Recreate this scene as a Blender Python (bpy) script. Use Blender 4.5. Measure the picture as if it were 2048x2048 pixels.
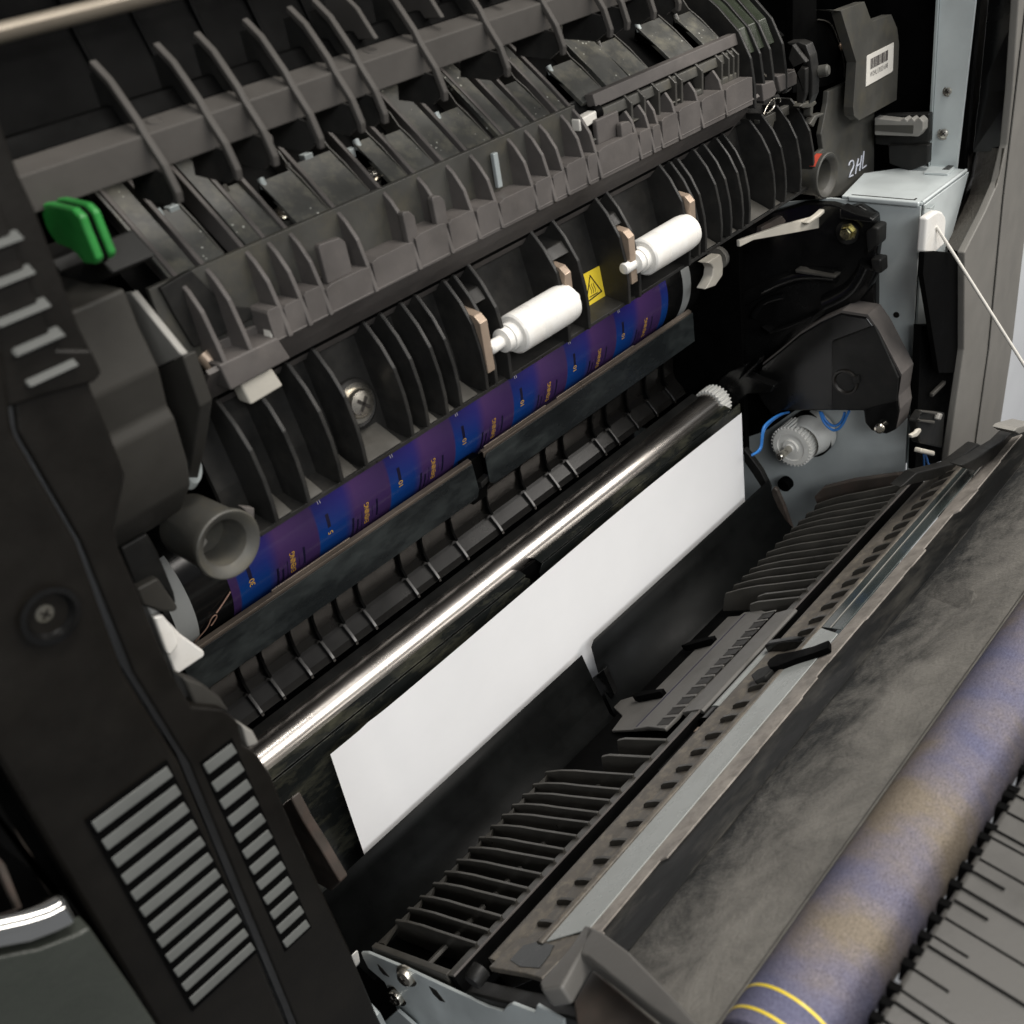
import bpy, bmesh, math, random
from mathutils import Vector, Matrix
random.seed(7)
for o in list(bpy.data.objects): bpy.data.objects.remove(o)
scene = bpy.context.scene
col = scene.collection
MM = 0.001            # everything below is written in millimetres; X runs along the rollers, Y into the machine, Z up

# ------------------------------------------------------------------ camera, light, exposure
cam_data = bpy.data.cameras.new('camera'); cam = bpy.data.objects.new('camera', cam_data); col.objects.link(cam)
cam.matrix_world = Matrix(((0.659254, 0.492258, -0.568389, -0.283306), (-0.736181, 0.268706, -0.621156, -0.275059), (-0.153039, 0.827937, 0.539537, 0.280679), (0, 0, 0, 1)))
cam_data.sensor_width = 36.0; cam_data.sensor_fit = 'HORIZONTAL'; cam_data.lens = 36.0*2083/2048
cam_data.clip_start = 0.005; cam_data.clip_end = 20
cam_data.dof.use_dof = True; cam_data.dof.focus_distance = 0.46; cam_data.dof.aperture_fstop = 22.0
scene.camera = cam

world = bpy.data.worlds.new('World'); scene.world = world; world.use_nodes = True
bg = world.node_tree.nodes['Background']; bg.inputs['Color'].default_value = (0.95, 0.97, 1.0, 1); bg.inputs['Strength'].default_value = 0.15

def area(name, loc, target, sx, sy, power, color):
    l = bpy.data.lights.new(name, 'AREA'); l.shape = 'RECTANGLE'; l.size = sx; l.size_y = sy; l.energy = power; l.color = color
    o = bpy.data.objects.new(name, l); col.objects.link(o); o.location = loc
    d = Vector(target) - Vector(loc); o.rotation_euler = d.to_track_quat('-Z', 'Y').to_euler()
    return o
area('area_lamp', (0.95, -1.2, 0.95), (0.05, 0, 0.03), 1.75, 0.4, 18.5, (1.0, 0.95, 0.89))
area('area_lamp', (0.25, -0.75, 1.9), (0.05, -0.12, 0.0), 1.3, 0.4, 35, (1.0, 0.96, 0.90))
area('area_lamp', (-0.85, -1.35, 0.95), (0.05, -0.05, 0.03), 1.1, 0.4, 14, (0.96, 0.985, 1.0))  # unseen fill lamp, added front left to light left-facing steel and the gear

vs = scene.view_settings; vs.view_transform = 'Standard'; vs.look = 'None'; vs.exposure = 0.0; vs.gamma = 1.0; vs.use_curve_mapping = False
scene.cycles.use_denoising = True
scene.cycles.max_bounces = 8; scene.cycles.sample_clamp_indirect = 4.0; scene.cycles.caustics_reflective = False

# ------------------------------------------------------------------ materials
def srgb(r, g, b):
    f = lambda c: (c/255/12.92) if c/255 <= 0.04045 else ((c/255+0.055)/1.055)**2.4
    return (f(r), f(g), f(b), 1)
def nodes_of(m): return m.node_tree.nodes, m.node_tree.links
def plastic(name, base, rough=0.45, metal=0.0, var=0.25, vscale=60, dust=None, dust_amt=0.0, dust_scale=90, bump=0.06, bscale=900, spec=0.5, coat=0.0, rvar=0.15, stretch=(1, 1, 1), transmission=0.0, fleck=0.0):
    m = bpy.data.materials.new(name); m.use_nodes = True
    N, L = nodes_of(m); p = N['Principled BSDF']
    geo = N.new('ShaderNodeNewGeometry'); mp = N.new('ShaderNodeMapping'); mp.inputs['Scale'].default_value = stretch
    L.new(geo.outputs['Position'], mp.inputs['Vector'])
    n1 = N.new('ShaderNodeTexNoise'); n1.inputs['Scale'].default_value = vscale; n1.inputs['Detail'].default_value = 6; n1.inputs['Roughness'].default_value = 0.62
    L.new(mp.outputs[0], n1.inputs['Vector'])
    r1 = N.new('ShaderNodeMapRange'); r1.inputs['From Min'].default_value = 0.3; r1.inputs['From Max'].default_value = 0.7
    r1.inputs['To Min'].default_value = 1-var; r1.inputs['To Max'].default_value = 1+var; L.new(n1.outputs['Fac'], r1.inputs['Value'])
    mul = N.new('ShaderNodeVectorMath'); mul.operation = 'SCALE'; mul.inputs[0].default_value = base[:3]; L.new(r1.outputs[0], mul.inputs['Scale'])
    c = mul.outputs[0]
    if dust is not None:
        n2 = N.new('ShaderNodeTexNoise'); n2.inputs['Scale'].default_value = dust_scale; n2.inputs['Detail'].default_value = 9; n2.inputs['Roughness'].default_value = 0.7
        L.new(mp.outputs[0], n2.inputs['Vector'])
        r2 = N.new('ShaderNodeMapRange'); r2.inputs['From Min'].default_value = 0.48; r2.inputs['From Max'].default_value = 0.72; r2.inputs['To Max'].default_value = dust_amt
        L.new(n2.outputs['Fac'], r2.inputs['Value'])
        mx = N.new('ShaderNodeMix'); mx.data_type = 'RGBA'; mx.inputs['B'].default_value = dust
        L.new(r2.outputs[0], mx.inputs['Factor']); L.new(c, mx.inputs['A']); c = mx.outputs['Result']
    if fleck > 0:      # small pale specks of lint and toner dust
        v = N.new('ShaderNodeTexVoronoi'); v.inputs['Scale'].default_value = 420; L.new(geo.outputs['Position'], v.inputs['Vector'])
        n4 = N.new('ShaderNodeTexNoise'); n4.inputs['Scale'].default_value = 70; L.new(geo.outputs['Position'], n4.inputs['Vector'])
        r4 = N.new('ShaderNodeMapRange'); r4.inputs['From Min'].default_value = 0.45; r4.inputs['From Max'].default_value = 0.75; r4.inputs['To Min'].default_value = 0.02; r4.inputs['To Max'].default_value = 0.22
        L.new(n4.outputs['Fac'], r4.inputs['Value'])
        lt = N.new('ShaderNodeMath'); lt.operation = 'LESS_THAN'; L.new(v.outputs['Distance'], lt.inputs[0]); L.new(r4.outputs[0], lt.inputs[1])
        ml = N.new('ShaderNodeMath'); ml.operation = 'MULTIPLY'; ml.inputs[1].default_value = fleck; L.new(lt.outputs[0], ml.inputs[0])
        mx2 = N.new('ShaderNodeMix'); mx2.data_type = 'RGBA'; mx2.inputs['B'].default_value = (0.5, 0.5, 0.45, 1)
        L.new(ml.outputs[0], mx2.inputs['Factor']); L.new(c, mx2.inputs['A']); c = mx2.outputs['Result']
    L.new(c, p.inputs['Base Color'])
    rr = N.new('ShaderNodeMapRange'); rr.inputs['From Min'].default_value = 0.3; rr.inputs['From Max'].default_value = 0.7
    rr.inputs['To Min'].default_value = max(0.03, rough-rvar); rr.inputs['To Max'].default_value = min(1, rough+rvar); L.new(n1.outputs['Fac'], rr.inputs['Value'])
    L.new(rr.outputs[0], p.inputs['Roughness'])
    p.inputs['Metallic'].default_value = metal; p.inputs['Specular IOR Level'].default_value = spec
    if coat: p.inputs['Coat Weight'].default_value = coat; p.inputs['Coat Roughness'].default_value = 0.12
    if transmission: p.inputs['Transmission Weight'].default_value = transmission
    if bump:
        n3 = N.new('ShaderNodeTexNoise'); n3.inputs['Scale'].default_value = bscale; n3.inputs['Detail'].default_value = 3; L.new(mp.outputs[0], n3.inputs['Vector'])
        b = N.new('ShaderNodeBump'); b.inputs['Strength'].default_value = bump; b.inputs['Distance'].default_value = 0.0006
        L.new(n3.outputs['Fac'], b.inputs['Height']); L.new(b.outputs[0], p.inputs['Normal'])
    return m

DUST = srgb(140, 132, 120)
M_black = plastic('black_plastic', (0.012, 0.012, 0.0115, 1), 0.45, dust=DUST, dust_amt=0.03, spec=0.25)
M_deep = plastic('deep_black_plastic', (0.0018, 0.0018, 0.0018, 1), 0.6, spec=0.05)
M_rib = plastic('ribbed_black_plastic', (0.019, 0.0185, 0.0175, 1), 0.42, dust=DUST, dust_amt=0.05, spec=0.28)
M_lip = plastic('greyish_brown_plastic', (0.092, 0.083, 0.078, 1), 0.55, var=0.14, dust=srgb(150, 140, 132), dust_amt=0.10, spec=0.4)
M_beam = plastic('matt_warm_black_plastic', (0.062, 0.057, 0.052, 1), 0.65, var=0.12, spec=0.25)
M_top = plastic('dusty_black_plastic', (0.058, 0.058, 0.053, 1), 0.42, dust=srgb(150, 145, 125), dust_amt=0.3, dust_scale=140, fleck=0.9, spec=0.5)
M_gloss = plastic('glossy_black_plastic', (0.006, 0.006, 0.006, 1), 0.22, rvar=0.08, bump=0.015, bscale=120, spec=0.35)
M_panel = plastic('satin_black_cover', (0.0065, 0.0056, 0.0045, 1), 0.42, rvar=0.08, bump=0.10, bscale=1500, spec=0.3, dust=srgb(70, 62, 50), dust_amt=0.04, dust_scale=14)
M_slat = plastic('lit_vent_plastic', (0.075, 0.078, 0.074, 1), 0.5, var=0.1, spec=0.4)  # black slats in a grey base, standing in for light on their upturned faces
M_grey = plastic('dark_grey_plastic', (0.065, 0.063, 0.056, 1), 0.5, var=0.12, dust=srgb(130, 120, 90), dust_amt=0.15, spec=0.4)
M_handle = plastic('left_handle_grey_plastic', (0.036, 0.034, 0.030, 1), 0.55, var=0.1, spec=0.25)
M_handle_l = plastic('pale_grey_plastic', (0.25, 0.24, 0.22, 1), 0.5, var=0.1)
M_white = plastic('white_nylon', (0.83, 0.81, 0.77, 1), 0.32, var=0.03, bump=0.02, dust=srgb(170, 155, 130), dust_amt=0.22, dust_scale=120)
M_cream = plastic('cream_plastic', (0.62, 0.58, 0.50, 1), 0.42, var=0.08)
M_gear = plastic('translucent_white_nylon', (0.78, 0.77, 0.73, 1), 0.35, var=0.06)
M_steel = plastic('galvanised_steel', (0.60, 0.645, 0.645, 1), 0.45, metal=0.2, var=0.08, vscale=35, bump=0.02, spec=0.5)
M_steel_d = plastic('dull_steel_plate', (0.40, 0.44, 0.44, 1), 0.5, metal=0.3, var=0.12, vscale=40, bump=0.02)
M_roller = plastic('polished_steel', (0.80, 0.75, 0.70, 1), 0.27, metal=1.0, var=0.05, rvar=0.03, vscale=20, stretch=(1, 0.3, 0.3), bump=0)
M_screw = plastic('screw_steel', (0.70, 0.66, 0.58, 1), 0.25, metal=1.0, var=0.1)
M_zinc = plastic('yellow_zinc', (0.70, 0.64, 0.36, 1), 0.28, metal=1.0, var=0.15, vscale=200)
M_copper = plastic('coppery_spring_steel', (0.44, 0.34, 0.26, 1), 0.36, metal=0.5, var=0.08)
M_film = plastic('black_mylar_film', (0.014, 0.0165, 0.0175, 1), 0.30, dust=srgb(110, 118, 115), dust_amt=0.2, dust_scale=60, stretch=(0.4, 1, 1), rvar=0.12, spec=0.5)
M_film_d = plastic('dull_black_film', (0.0035, 0.0038, 0.0038, 1), 0.5, dust=srgb(110, 118, 115), dust_amt=0.012, dust_scale=45, rvar=0.08, spec=0.12)
M_film_t = plastic('toner_smeared_film', (0.014, 0.0145, 0.0145, 1), 0.5, dust=srgb(120, 116, 108), dust_amt=0.45, dust_scale=55, stretch=(0.5, 1.3, 1.3), rvar=0.12, spec=0.25)
M_film_s = plastic('stained_black_film', (0.012, 0.0135, 0.013, 1), 0.22, dust=srgb(120, 118, 98), dust_amt=0.38, dust_scale=70, stretch=(0.5, 1.4, 1.4), rvar=0.15)
M_strip = plastic('brown_metal_edge', (0.20, 0.165, 0.135, 1), 0.38, metal=0.6, var=0.3, vscale=25)
M_trough = plastic('smooth_black_guide', (0.0045, 0.0041, 0.0037, 1), 0.25, rvar=0.03, bump=0.01, spec=0.5)
M_paper = plastic('white_paper', (0.85, 0.85, 0.86, 1), 0.9, var=0.02, vscale=22, bump=0.08, bscale=260, spec=0.1)
M_green = plastic('green_plastic', (0.028, 0.25, 0.045, 1), 0.45, var=0.2, dust=srgb(40, 60, 35), dust_amt=0.35, dust_scale=110)
M_yellow = plastic('yellow_label', (0.80, 0.60, 0.045, 1), 0.4, var=0.03, bump=0)
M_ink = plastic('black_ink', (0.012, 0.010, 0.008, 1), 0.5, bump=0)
M_red = plastic('red_paint_mark', (0.42, 0.055, 0.03, 1), 0.5)
M_pen = plastic('pale_pen_ink', (0.62, 0.64, 0.72, 1), 0.6, bump=0)
M_sticker = plastic('white_sticker', (0.74, 0.71, 0.65, 1), 0.5, var=0.02, bump=0)
M_print = plastic('grey_print', (0.10, 0.09, 0.085, 1), 0.6, bump=0)
M_blue = plastic('blue_wire', (0.03, 0.17, 0.50, 1), 0.35, bump=0)
M_cover = plastic('warm_grey_cover', (0.17, 0.162, 0.148, 1), 0.55, var=0.04, bump=0.12, bscale=1600, spec=0.35)
M_cover_in = plastic('textured_brown_cover', (0.11, 0.10, 0.087, 1), 0.6, var=0.2, vscale=500, bump=0.5, bscale=700, spec=0.35)
M_wall = plastic('white_wall', (0.78, 0.80, 0.83, 1), 0.8, var=0.03, vscale=12, bump=0.2, bscale=60)
M_teeth = plastic('toner_dusted_brown_plastic', (0.125, 0.112, 0.096, 1), 0.5, var=0.3, vscale=150, dust=srgb(160, 150, 132), dust_amt=0.45, dust_scale=260)
M_pale = plastic('pale_grey_film', (0.36, 0.38, 0.37, 1), 0.28, var=0.04, bump=0.01)
M_glass = plastic('dark_clear_film', (0.055, 0.068, 0.066, 1), 0.16, var=0.3, vscale=30, rvar=0.06, bump=0.01)
M_jag = plastic('worn_adhesive_strip', (0.33, 0.30, 0.27, 1), 0.55, var=0.3, vscale=120, dust=srgb(60, 55, 50), dust_amt=0.5, dust_scale=160)
M_rail = plastic('worn_black_rail', (0.055, 0.052, 0.046, 1), 0.40, var=0.15, dust=DUST, dust_amt=0.08)
M_block = plastic('satin_grey_plate', (0.125, 0.12, 0.112, 1), 0.42, var=0.06, spec=0.4)
M_guide = plastic('grey_outer_guide', (0.066, 0.063, 0.058, 1), 0.42, var=0.2, vscale=45, spec=0.4)
M_chrome = plastic('chrome', (0.85, 0.85, 0.83, 1), 0.07, metal=1.0, var=0.02, rvar=0.02, bump=0)
M_body = plastic('grey_green_handle', (0.036, 0.040, 0.034, 1), 0.38, var=0.12, vscale=25, bump=0.3, bscale=500)
M_belt_b = plastic('black_belt', (0.008, 0.008, 0.008, 1), 0.18, rvar=0.05, bump=0.01)
M_stripe = plastic('pale_belt_tape', (0.40, 0.41, 0.40, 1), 0.4, var=0.05)
M_amber = plastic('amber_thread', (0.45, 0.27, 0.20, 1), 0.5)
M_gold = plastic('gold_toner', (0.85, 0.48, 0.03, 1), 0.4, bump=0)
M_inkb = plastic('dark_blue_toner', (0.012, 0.010, 0.035, 1), 0.4, bump=0)
M_haze = plastic('beige_metal_edge', (0.20, 0.172, 0.135, 1), 0.4, metal=0.4, var=0.1)
M_brownb = plastic('brown_stained_plastic', (0.055, 0.045, 0.038, 1), 0.5, var=0.3, vscale=60, dust=srgb(110, 80, 70), dust_amt=0.2)
M_green_sheen = plastic('green_sheen_plastic', (0.026, 0.032, 0.021, 1), 0.25, var=0.3, vscale=30, spec=0.5)  # green tint paints a greenish reflection on the end cover

def belt_material():        # toner image lying on the transfer belt: blue, indigo and purple label blocks in a row
    m = plastic('printed_belt', (0.1, 0.1, 0.1, 1), 0.2, rvar=0.04, bump=0.01); N, L = nodes_of(m); p = N['Principled BSDF']
    geo = N.new('ShaderNodeNewGeometry'); sep = N.new('ShaderNodeSeparateXYZ'); L.new(geo.outputs['Position'], sep.inputs[0])
    def mth(op, a, b=None):
        n = N.new('ShaderNodeMath'); n.operation = op
        for i, v in enumerate((a, b)):
            if v is None: continue
            if isinstance(v, (int, float)): n.inputs[i].default_value = v
            else: L.new(v, n.inputs[i])
        return n.outputs[0]
    ph = mth('FRACT', mth('DIVIDE', mth('ADD', sep.outputs['X'], 0.1455+0.0394), 0.0394))      # 0 at a block's left edge
    z = sep.outputs['Z']
    def ramp(stops, fac, interp='LINEAR'):
        r = N.new('ShaderNodeValToRGB'); r.color_ramp.interpolation = interp; e = r.color_ramp.elements
        while len(e) < len(stops): e.new(0.5)
        for k, (pos, c) in enumerate(stops): e[k].position = pos; e[k].color = c
        L.new(fac, r.inputs['Fac']); return r.outputs['Color']
    blue, ind, pur = (0.007, 0.058, 0.26, 1), (0.022, 0.020, 0.155, 1), (0.062, 0.032, 0.115, 1)
    low = ramp([(0, pur), (0.085, pur), (0.10, blue), (0.44, (0.010, 0.045, 0.22, 1)), (0.58, pur), (1, pur)], ph)
    hi = ramp([(0, pur), (0.07, pur), (0.11, ind), (0.5, (0.04, 0.028, 0.22, 1)), (0.62, (0.11, 0.05, 0.18, 1)), (1, pur)], ph)
    fz = N.new('ShaderNodeMapRange'); fz.inputs['From Min'].default_value = 0.058; fz.inputs['From Max'].default_value = 0.074; L.new(z, fz.inputs['Value'])
    mx = N.new('ShaderNodeMix'); mx.data_type = 'RGBA'; L.new(fz.outputs[0], mx.inputs['Factor']); L.new(low, mx.inputs['A']); L.new(hi, mx.inputs['B'])
    L.new(mx.outputs['Result'], p.inputs['Base Color'])
    return m
M_belt = belt_material()

def residue_material():     # faint ghost of the same image left on the grey foam transfer roller
    m = plastic('foam_roller', (0.1, 0.1, 0.1, 1), 0.8, bump=0.35, bscale=1400, spec=0.2); N, L = nodes_of(m); p = N['Principled BSDF']
    geo = N.new('ShaderNodeNewGeometry')
    mp = N.new('ShaderNodeMapping'); mp.inputs['Scale'].default_value = (1, 0.55, 0.55); L.new(geo.outputs['Position'], mp.inputs['Vector'])
    n = N.new('ShaderNodeTexNoise'); n.inputs['Scale'].default_value = 34; n.inputs['Detail'].default_value = 6; n.inputs['Roughness'].default_value = 0.55; L.new(mp.outputs[0], n.inputs['Vector'])
    r = N.new('ShaderNodeValToRGB'); e = r.color_ramp.elements
    cols = [(0.36, (0.112, 0.112, 0.172, 1)), (0.44, (0.132, 0.124, 0.166, 1)), (0.51, (0.158, 0.140, 0.150, 1)), (0.60, (0.182, 0.152, 0.118, 1))]
    while len(e) < 4: e.new(0.5)
    for k, (a, c) in enumerate(cols): e[k].position = a; e[k].color = c
    L.new(n.outputs['Fac'], r.inputs['Fac'])
    g = N.new('ShaderNodeTexNoise'); g.inputs['Scale'].default_value = 2600; g.inputs['Detail'].default_value = 2; L.new(geo.outputs['Position'], g.inputs['Vector'])
    mr = N.new('ShaderNodeMapRange'); mr.inputs['From Min'].default_value = 0.3; mr.inputs['From Max'].default_value = 0.7; mr.inputs['To Min'].default_value = 0.6; mr.inputs['To Max'].default_value = 1.4; L.new(g.outputs['Fac'], mr.inputs['Value'])
    sc = N.new('ShaderNodeVectorMath'); sc.operation = 'SCALE'; L.new(r.outputs['Color'], sc.inputs[0]); L.new(mr.outputs[0], sc.inputs['Scale'])
    L.new(sc.outputs[0], p.inputs['Base Color'])
    return m
M_foam = residue_material()

def felt_material():        # dusty grey sheet with smeared black toner
    m = plastic('dusty_grey_sheet', (0.1, 0.1, 0.1, 1), 0.7, bump=0.5, bscale=900, spec=0.25); N, L = nodes_of(m); p = N['Principled BSDF']
    geo = N.new('ShaderNodeNewGeometry')
    mp = N.new('ShaderNodeMapping'); mp.inputs['Scale'].default_value = (1.0, 1.2, 1.2); L.new(geo.outputs['Position'], mp.inputs['Vector'])
    n = N.new('ShaderNodeTexNoise'); n.inputs['Scale'].default_value = 40; n.inputs['Detail'].default_value = 12; n.inputs['Roughness'].default_value = 0.78; n.inputs['Distortion'].default_value = 0.35; L.new(mp.outputs[0], n.inputs['Vector'])
    sep = N.new('ShaderNodeSeparateXYZ'); L.new(geo.outputs['Position'], sep.inputs[0])
    # the smears are thickest along the inner edge, where the film lies on the sheet
    mr = N.new('ShaderNodeMapRange'); mr.inputs['From Min'].default_value = -0.180; mr.inputs['From Max'].default_value = -0.146; mr.inputs['To Min'].default_value = 0.07; mr.inputs['To Max'].default_value = -0.24; L.new(sep.outputs['Y'], mr.inputs['Value'])
    ad = N.new('ShaderNodeMath'); ad.operation = 'ADD'; L.new(n.outputs['Fac'], ad.inputs[0]); L.new(mr.outputs[0], ad.inputs[1])
    r = N.new('ShaderNodeValToRGB'); e = r.color_ramp.elements
    cols = [(0.24, (0.030, 0.031, 0.031, 1)), (0.37, (0.110, 0.106, 0.098, 1)), (0.49, (0.190, 0.181, 0.165, 1)), (0.66, (0.265, 0.252, 0.228, 1))]
    while len(e) < 4: e.new(0.5)
    for k, (a, c) in enumerate(cols): e[k].position = a; e[k].color = c
    L.new(ad.outputs[0], r.inputs['Fac']); L.new(r.outputs['Color'], p.inputs['Base Color'])
    return m
M_felt = felt_material()

# ------------------------------------------------------------------ helpers
def thing(name, loc, label, cat, group=None):
    o = bpy.data.objects.new(name, None); col.objects.link(o); o.location = Vector(loc)*MM; o.empty_display_size = 0.01
    o['label'] = label; o['category'] = cat
    if group: o['group'] = group
    return o
def tag(o, label, cat, group=None):
    o['label'] = label; o['category'] = cat
    if group: o['group'] = group
    return o
def attach(o, parent):
    if parent is not None:
        o.parent = parent
        o.matrix_parent_inverse = Matrix.Translation(-parent.location)      # every location above is already in world space
    return o
def put(name, me, mat, parent=None, bevel=0.0, smooth=False, seg=2, label=None):
    o = bpy.data.objects.new(name, me); col.objects.link(o)
    if not me.materials: me.materials.append(mat)
    if smooth:
        for p in me.polygons: p.use_smooth = True
    if bevel:
        b = o.modifiers.new('bevel', 'BEVEL'); b.width = bevel*MM; b.segments = seg; b.limit_method = 'ANGLE'; b.angle_limit = math.radians(14)
        for p in me.polygons: p.use_smooth = True
        w = o.modifiers.new('wn', 'WEIGHTED_NORMAL'); w.keep_sharp = True
    if label: o['label'] = label
    return attach(o, parent)
def mesh(verts, faces, name='mesh'):
    me = bpy.data.meshes.new(name); me.from_pydata([Vector(v)*MM for v in verts], [], faces); me.update()
    bm = bmesh.new(); bm.from_mesh(me); bmesh.ops.recalc_face_normals(bm, faces=bm.faces[:]); bm.to_mesh(me); bm.free()
    return me
def prism_mesh(prof, ax, a, b):
    n = len(prof); P = []
    for t in (a, b):
        for (p, q) in prof: P.append({'x': (t, p, q), 'y': (p, t, q), 'z': (p, q, t)}[ax])
    F = [tuple(range(n)), tuple(range(n, 2*n))] + [(i, (i+1) % n, n+(i+1) % n, n+i) for i in range(n)]
    return mesh(P, F)
def prism(name, prof, ax, a, b, mat, parent=None, bevel=0.25, **k): return put(name, prism_mesh(prof, ax, a, b), mat, parent, bevel, **k)
def box(name, x0, x1, y0, y1, z0, z1, mat, parent=None, bevel=0.3, **k): return prism(name, [(y0, z0), (y1, z0), (y1, z1), (y0, z1)], 'x', x0, x1, mat, parent, bevel, **k)
def sheet_prof(poly, t):
    """closed profile of a strip of thickness t along an open polyline"""
    n = len(poly); off = []
    for i in range(n):
        a = Vector(poly[max(i-1, 0)]); b = Vector(poly[min(i+1, n-1)]); d = (b-a).normalized(); off.append(Vector((-d.y, d.x)))
    return [tuple(p) for p in poly] + [tuple(Vector(poly[i]) + off[i]*t) for i in range(n-1, -1, -1)]
def strip(name, poly, t, x0, x1, mat, parent=None, bevel=0.0, **k): return prism(name, sheet_prof(poly, t), 'x', x0, x1, mat, parent, bevel, **k)
def lathe_mesh(prof, origin, axis, segs=40, a0=0, a1=360):
    axis = Vector(axis).normalized(); u = axis.orthogonal().normalized(); v = axis.cross(u); o = Vector(origin)
    full = abs(a1-a0) >= 360; ns = segs if full else segs+1; P = []; F = []
    for (t, r) in prof:
        for k in range(ns):
            a = math.radians(a0 + (a1-a0)*k/segs); P.append(o + axis*t + (u*math.cos(a)+v*math.sin(a))*max(r, 1e-4))
    for i in range(len(prof)-1):
        for k in range(segs):
            k2 = (k+1) % ns; F.append((i*ns+k, i*ns+k2, (i+1)*ns+k2, (i+1)*ns+k))
    return mesh(P, F)
def lathe(name, prof, origin, axis, mat, parent=None, segs=40, smooth=True, **k):
    o = put(name, lathe_mesh(prof, origin, axis, segs), mat, parent, 0, smooth, **k)
    if smooth:
        me = o.data; me.polygons.foreach_set('use_smooth', [True]*len(me.polygons)); e = o.modifiers.new('es', 'EDGE_SPLIT'); e.split_angle = math.radians(32)
    return o
def tube(name, pts, r, mat, parent=None, segs=8, poly=False):
    cu = bpy.data.curves.new(name, 'CURVE'); cu.dimensions = '3D'; cu.bevel_depth = r*MM; cu.bevel_resolution = max(1, segs//4); cu.use_fill_caps = True
    sp = cu.splines.new('NURBS' if len(pts) > 2 and not poly else 'POLY'); sp.points.add(len(pts)-1)
    for i, p in enumerate(pts): sp.points[i].co = (*(Vector(p)*MM), 1)
    if len(pts) > 2 and not poly: sp.use_endpoint_u = True; sp.order_u = min(4, len(pts))
    o = bpy.data.objects.new(name, cu); col.objects.link(o); dg = bpy.context.evaluated_depsgraph_get()
    me = bpy.data.meshes.new_from_object(o.evaluated_get(dg)); bpy.data.objects.remove(o); me.materials.clear()
    return put(name, me, mat, parent, 0, True)
def text_mesh(s, size, depth=0.0, tracking=1.0):
    cu = bpy.data.curves.new('t', 'FONT'); cu.body = s; cu.size = size; cu.extrude = depth; cu.align_x = 'LEFT'; cu.space_character = tracking; cu.resolution_u = 3
    o = bpy.data.objects.new('t', cu); col.objects.link(o); dg = bpy.context.evaluated_depsgraph_get()
    me = bpy.data.meshes.new_from_object(o.evaluated_get(dg)); bpy.data.objects.remove(o); me.materials.clear()
    return me                                    # coordinates in mm
def map_mesh(me, fn):
    for v in me.vertices: v.co = Vector(fn(v.co.copy()))*MM
    me.update(); return me
def copies(o, xs, parent, jitter=0.0):
    for x in xs:
        c = o.copy(); col.objects.link(c); c.location = o.location + Vector((x*MM, 0, 0)); c.parent = parent; c.matrix_parent_inverse = o.matrix_parent_inverse.copy()
        c.rotation_euler = (math.radians(random.uniform(-0.08, 0.08)), 0, math.radians(random.uniform(-0.45, 0.45)))     # moulded parts are never dead straight
def loft(name, A, B, t, mat, parent=None, bevel=0.0, smooth=False):
    """skin between two 3-D polylines of the same length, given thickness t along its mean normal"""
    n = len(A); P = [Vector(p) for p in A] + [Vector(p) for p in B]
    nr = Vector()
    for i in range(n-1): nr += (P[i+1]-P[i]).cross(P[n+i]-P[i])
    nr.normalize(); P += [p + nr*t for p in P]; F = []
    for i in range(n-1): F += [(i, i+1, n+i+1, n+i), (2*n+i, 2*n+i+1, 3*n+i+1, 3*n+i), (i, i+1, 2*n+i+1, 2*n+i), (n+i, n+i+1, 3*n+i+1, 3*n+i)]
    F += [(0, n, 3*n, 2*n), (n-1, 2*n-1, 4*n-1, 3*n-1)]
    return put(name, mesh(P, F), mat, parent, bevel, smooth)
def screw(name, p, axis, r, parent, mat=None, hexa=False):
    mat = mat or M_screw
    o = lathe(name, [(-1.2, 0), (-1.2, r*1.35), (-0.5, r*1.35), (-0.5, r), (0.18*r, r*0.99), (0.42*r, r*0.85), (0.52*r, r*0.45), (0.54*r, 0)] if not hexa else [(-1, 0), (-1, r*1.5), (-0.3, r*1.5), (-0.3, r*1.02), (0.9*r, r), (1.05*r, r*0.85), (1.05*r, 0)], p, axis, mat, parent, 6 if hexa else 24, smooth=not hexa)
    if not hexa:
        a = Vector(axis).normalized(); u = a.orthogonal().normalized(); v = a.cross(u)
        for d, e in ((u, v), (v, u)):
            c = Vector(p) + a*(r*0.54); hw = r*0.52; ht = r*0.11; Q = []
            for s in (-0.25*r, 0.06*r):
                for (i, j) in ((-1, -1), (1, -1), (1, 1), (-1, 1)): Q.append(c + d*(i*hw) + e*(j*ht) + a*s)
            put('slot', mesh(Q, [(0, 1, 2, 3), (4, 5, 6, 7), (0, 1, 5, 4), (1, 2, 6, 5), (2, 3, 7, 6), (3, 0, 4, 7)]), M_ink, o)
    return o
def gear_mesh(r0, r1, n, x0, x1, cy, cz):
    prof = []
    for k in range(n):
        a = 2*math.pi*k/n; w = 2*math.pi/n
        for f, r in ((0.0, r0), (0.28, r0), (0.42, r1), (0.72, r1), (0.86, r0)): prof.append((cy+r*math.cos(a+f*w), cz+r*math.sin(a+f*w)))
    return prism_mesh(prof, 'x', x0, x1)

# ------------------------------------------------------------------ setting
wall = put('wall', mesh([(-1500, 200, -1800), (2600, 200, -1800), (2600, 200, 1400), (-1500, 200, 1400), (-1500, 240, -1800), (2600, 240, -1800), (2600, 240, 1400), (-1500, 240, 1400)],
    [(0, 1, 2, 3), (4, 5, 6, 7), (0, 1, 5, 4), (1, 2, 6, 5), (2, 3, 7, 6), (3, 0, 4, 7)]), M_wall); wall['kind'] = 'structure'

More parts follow.
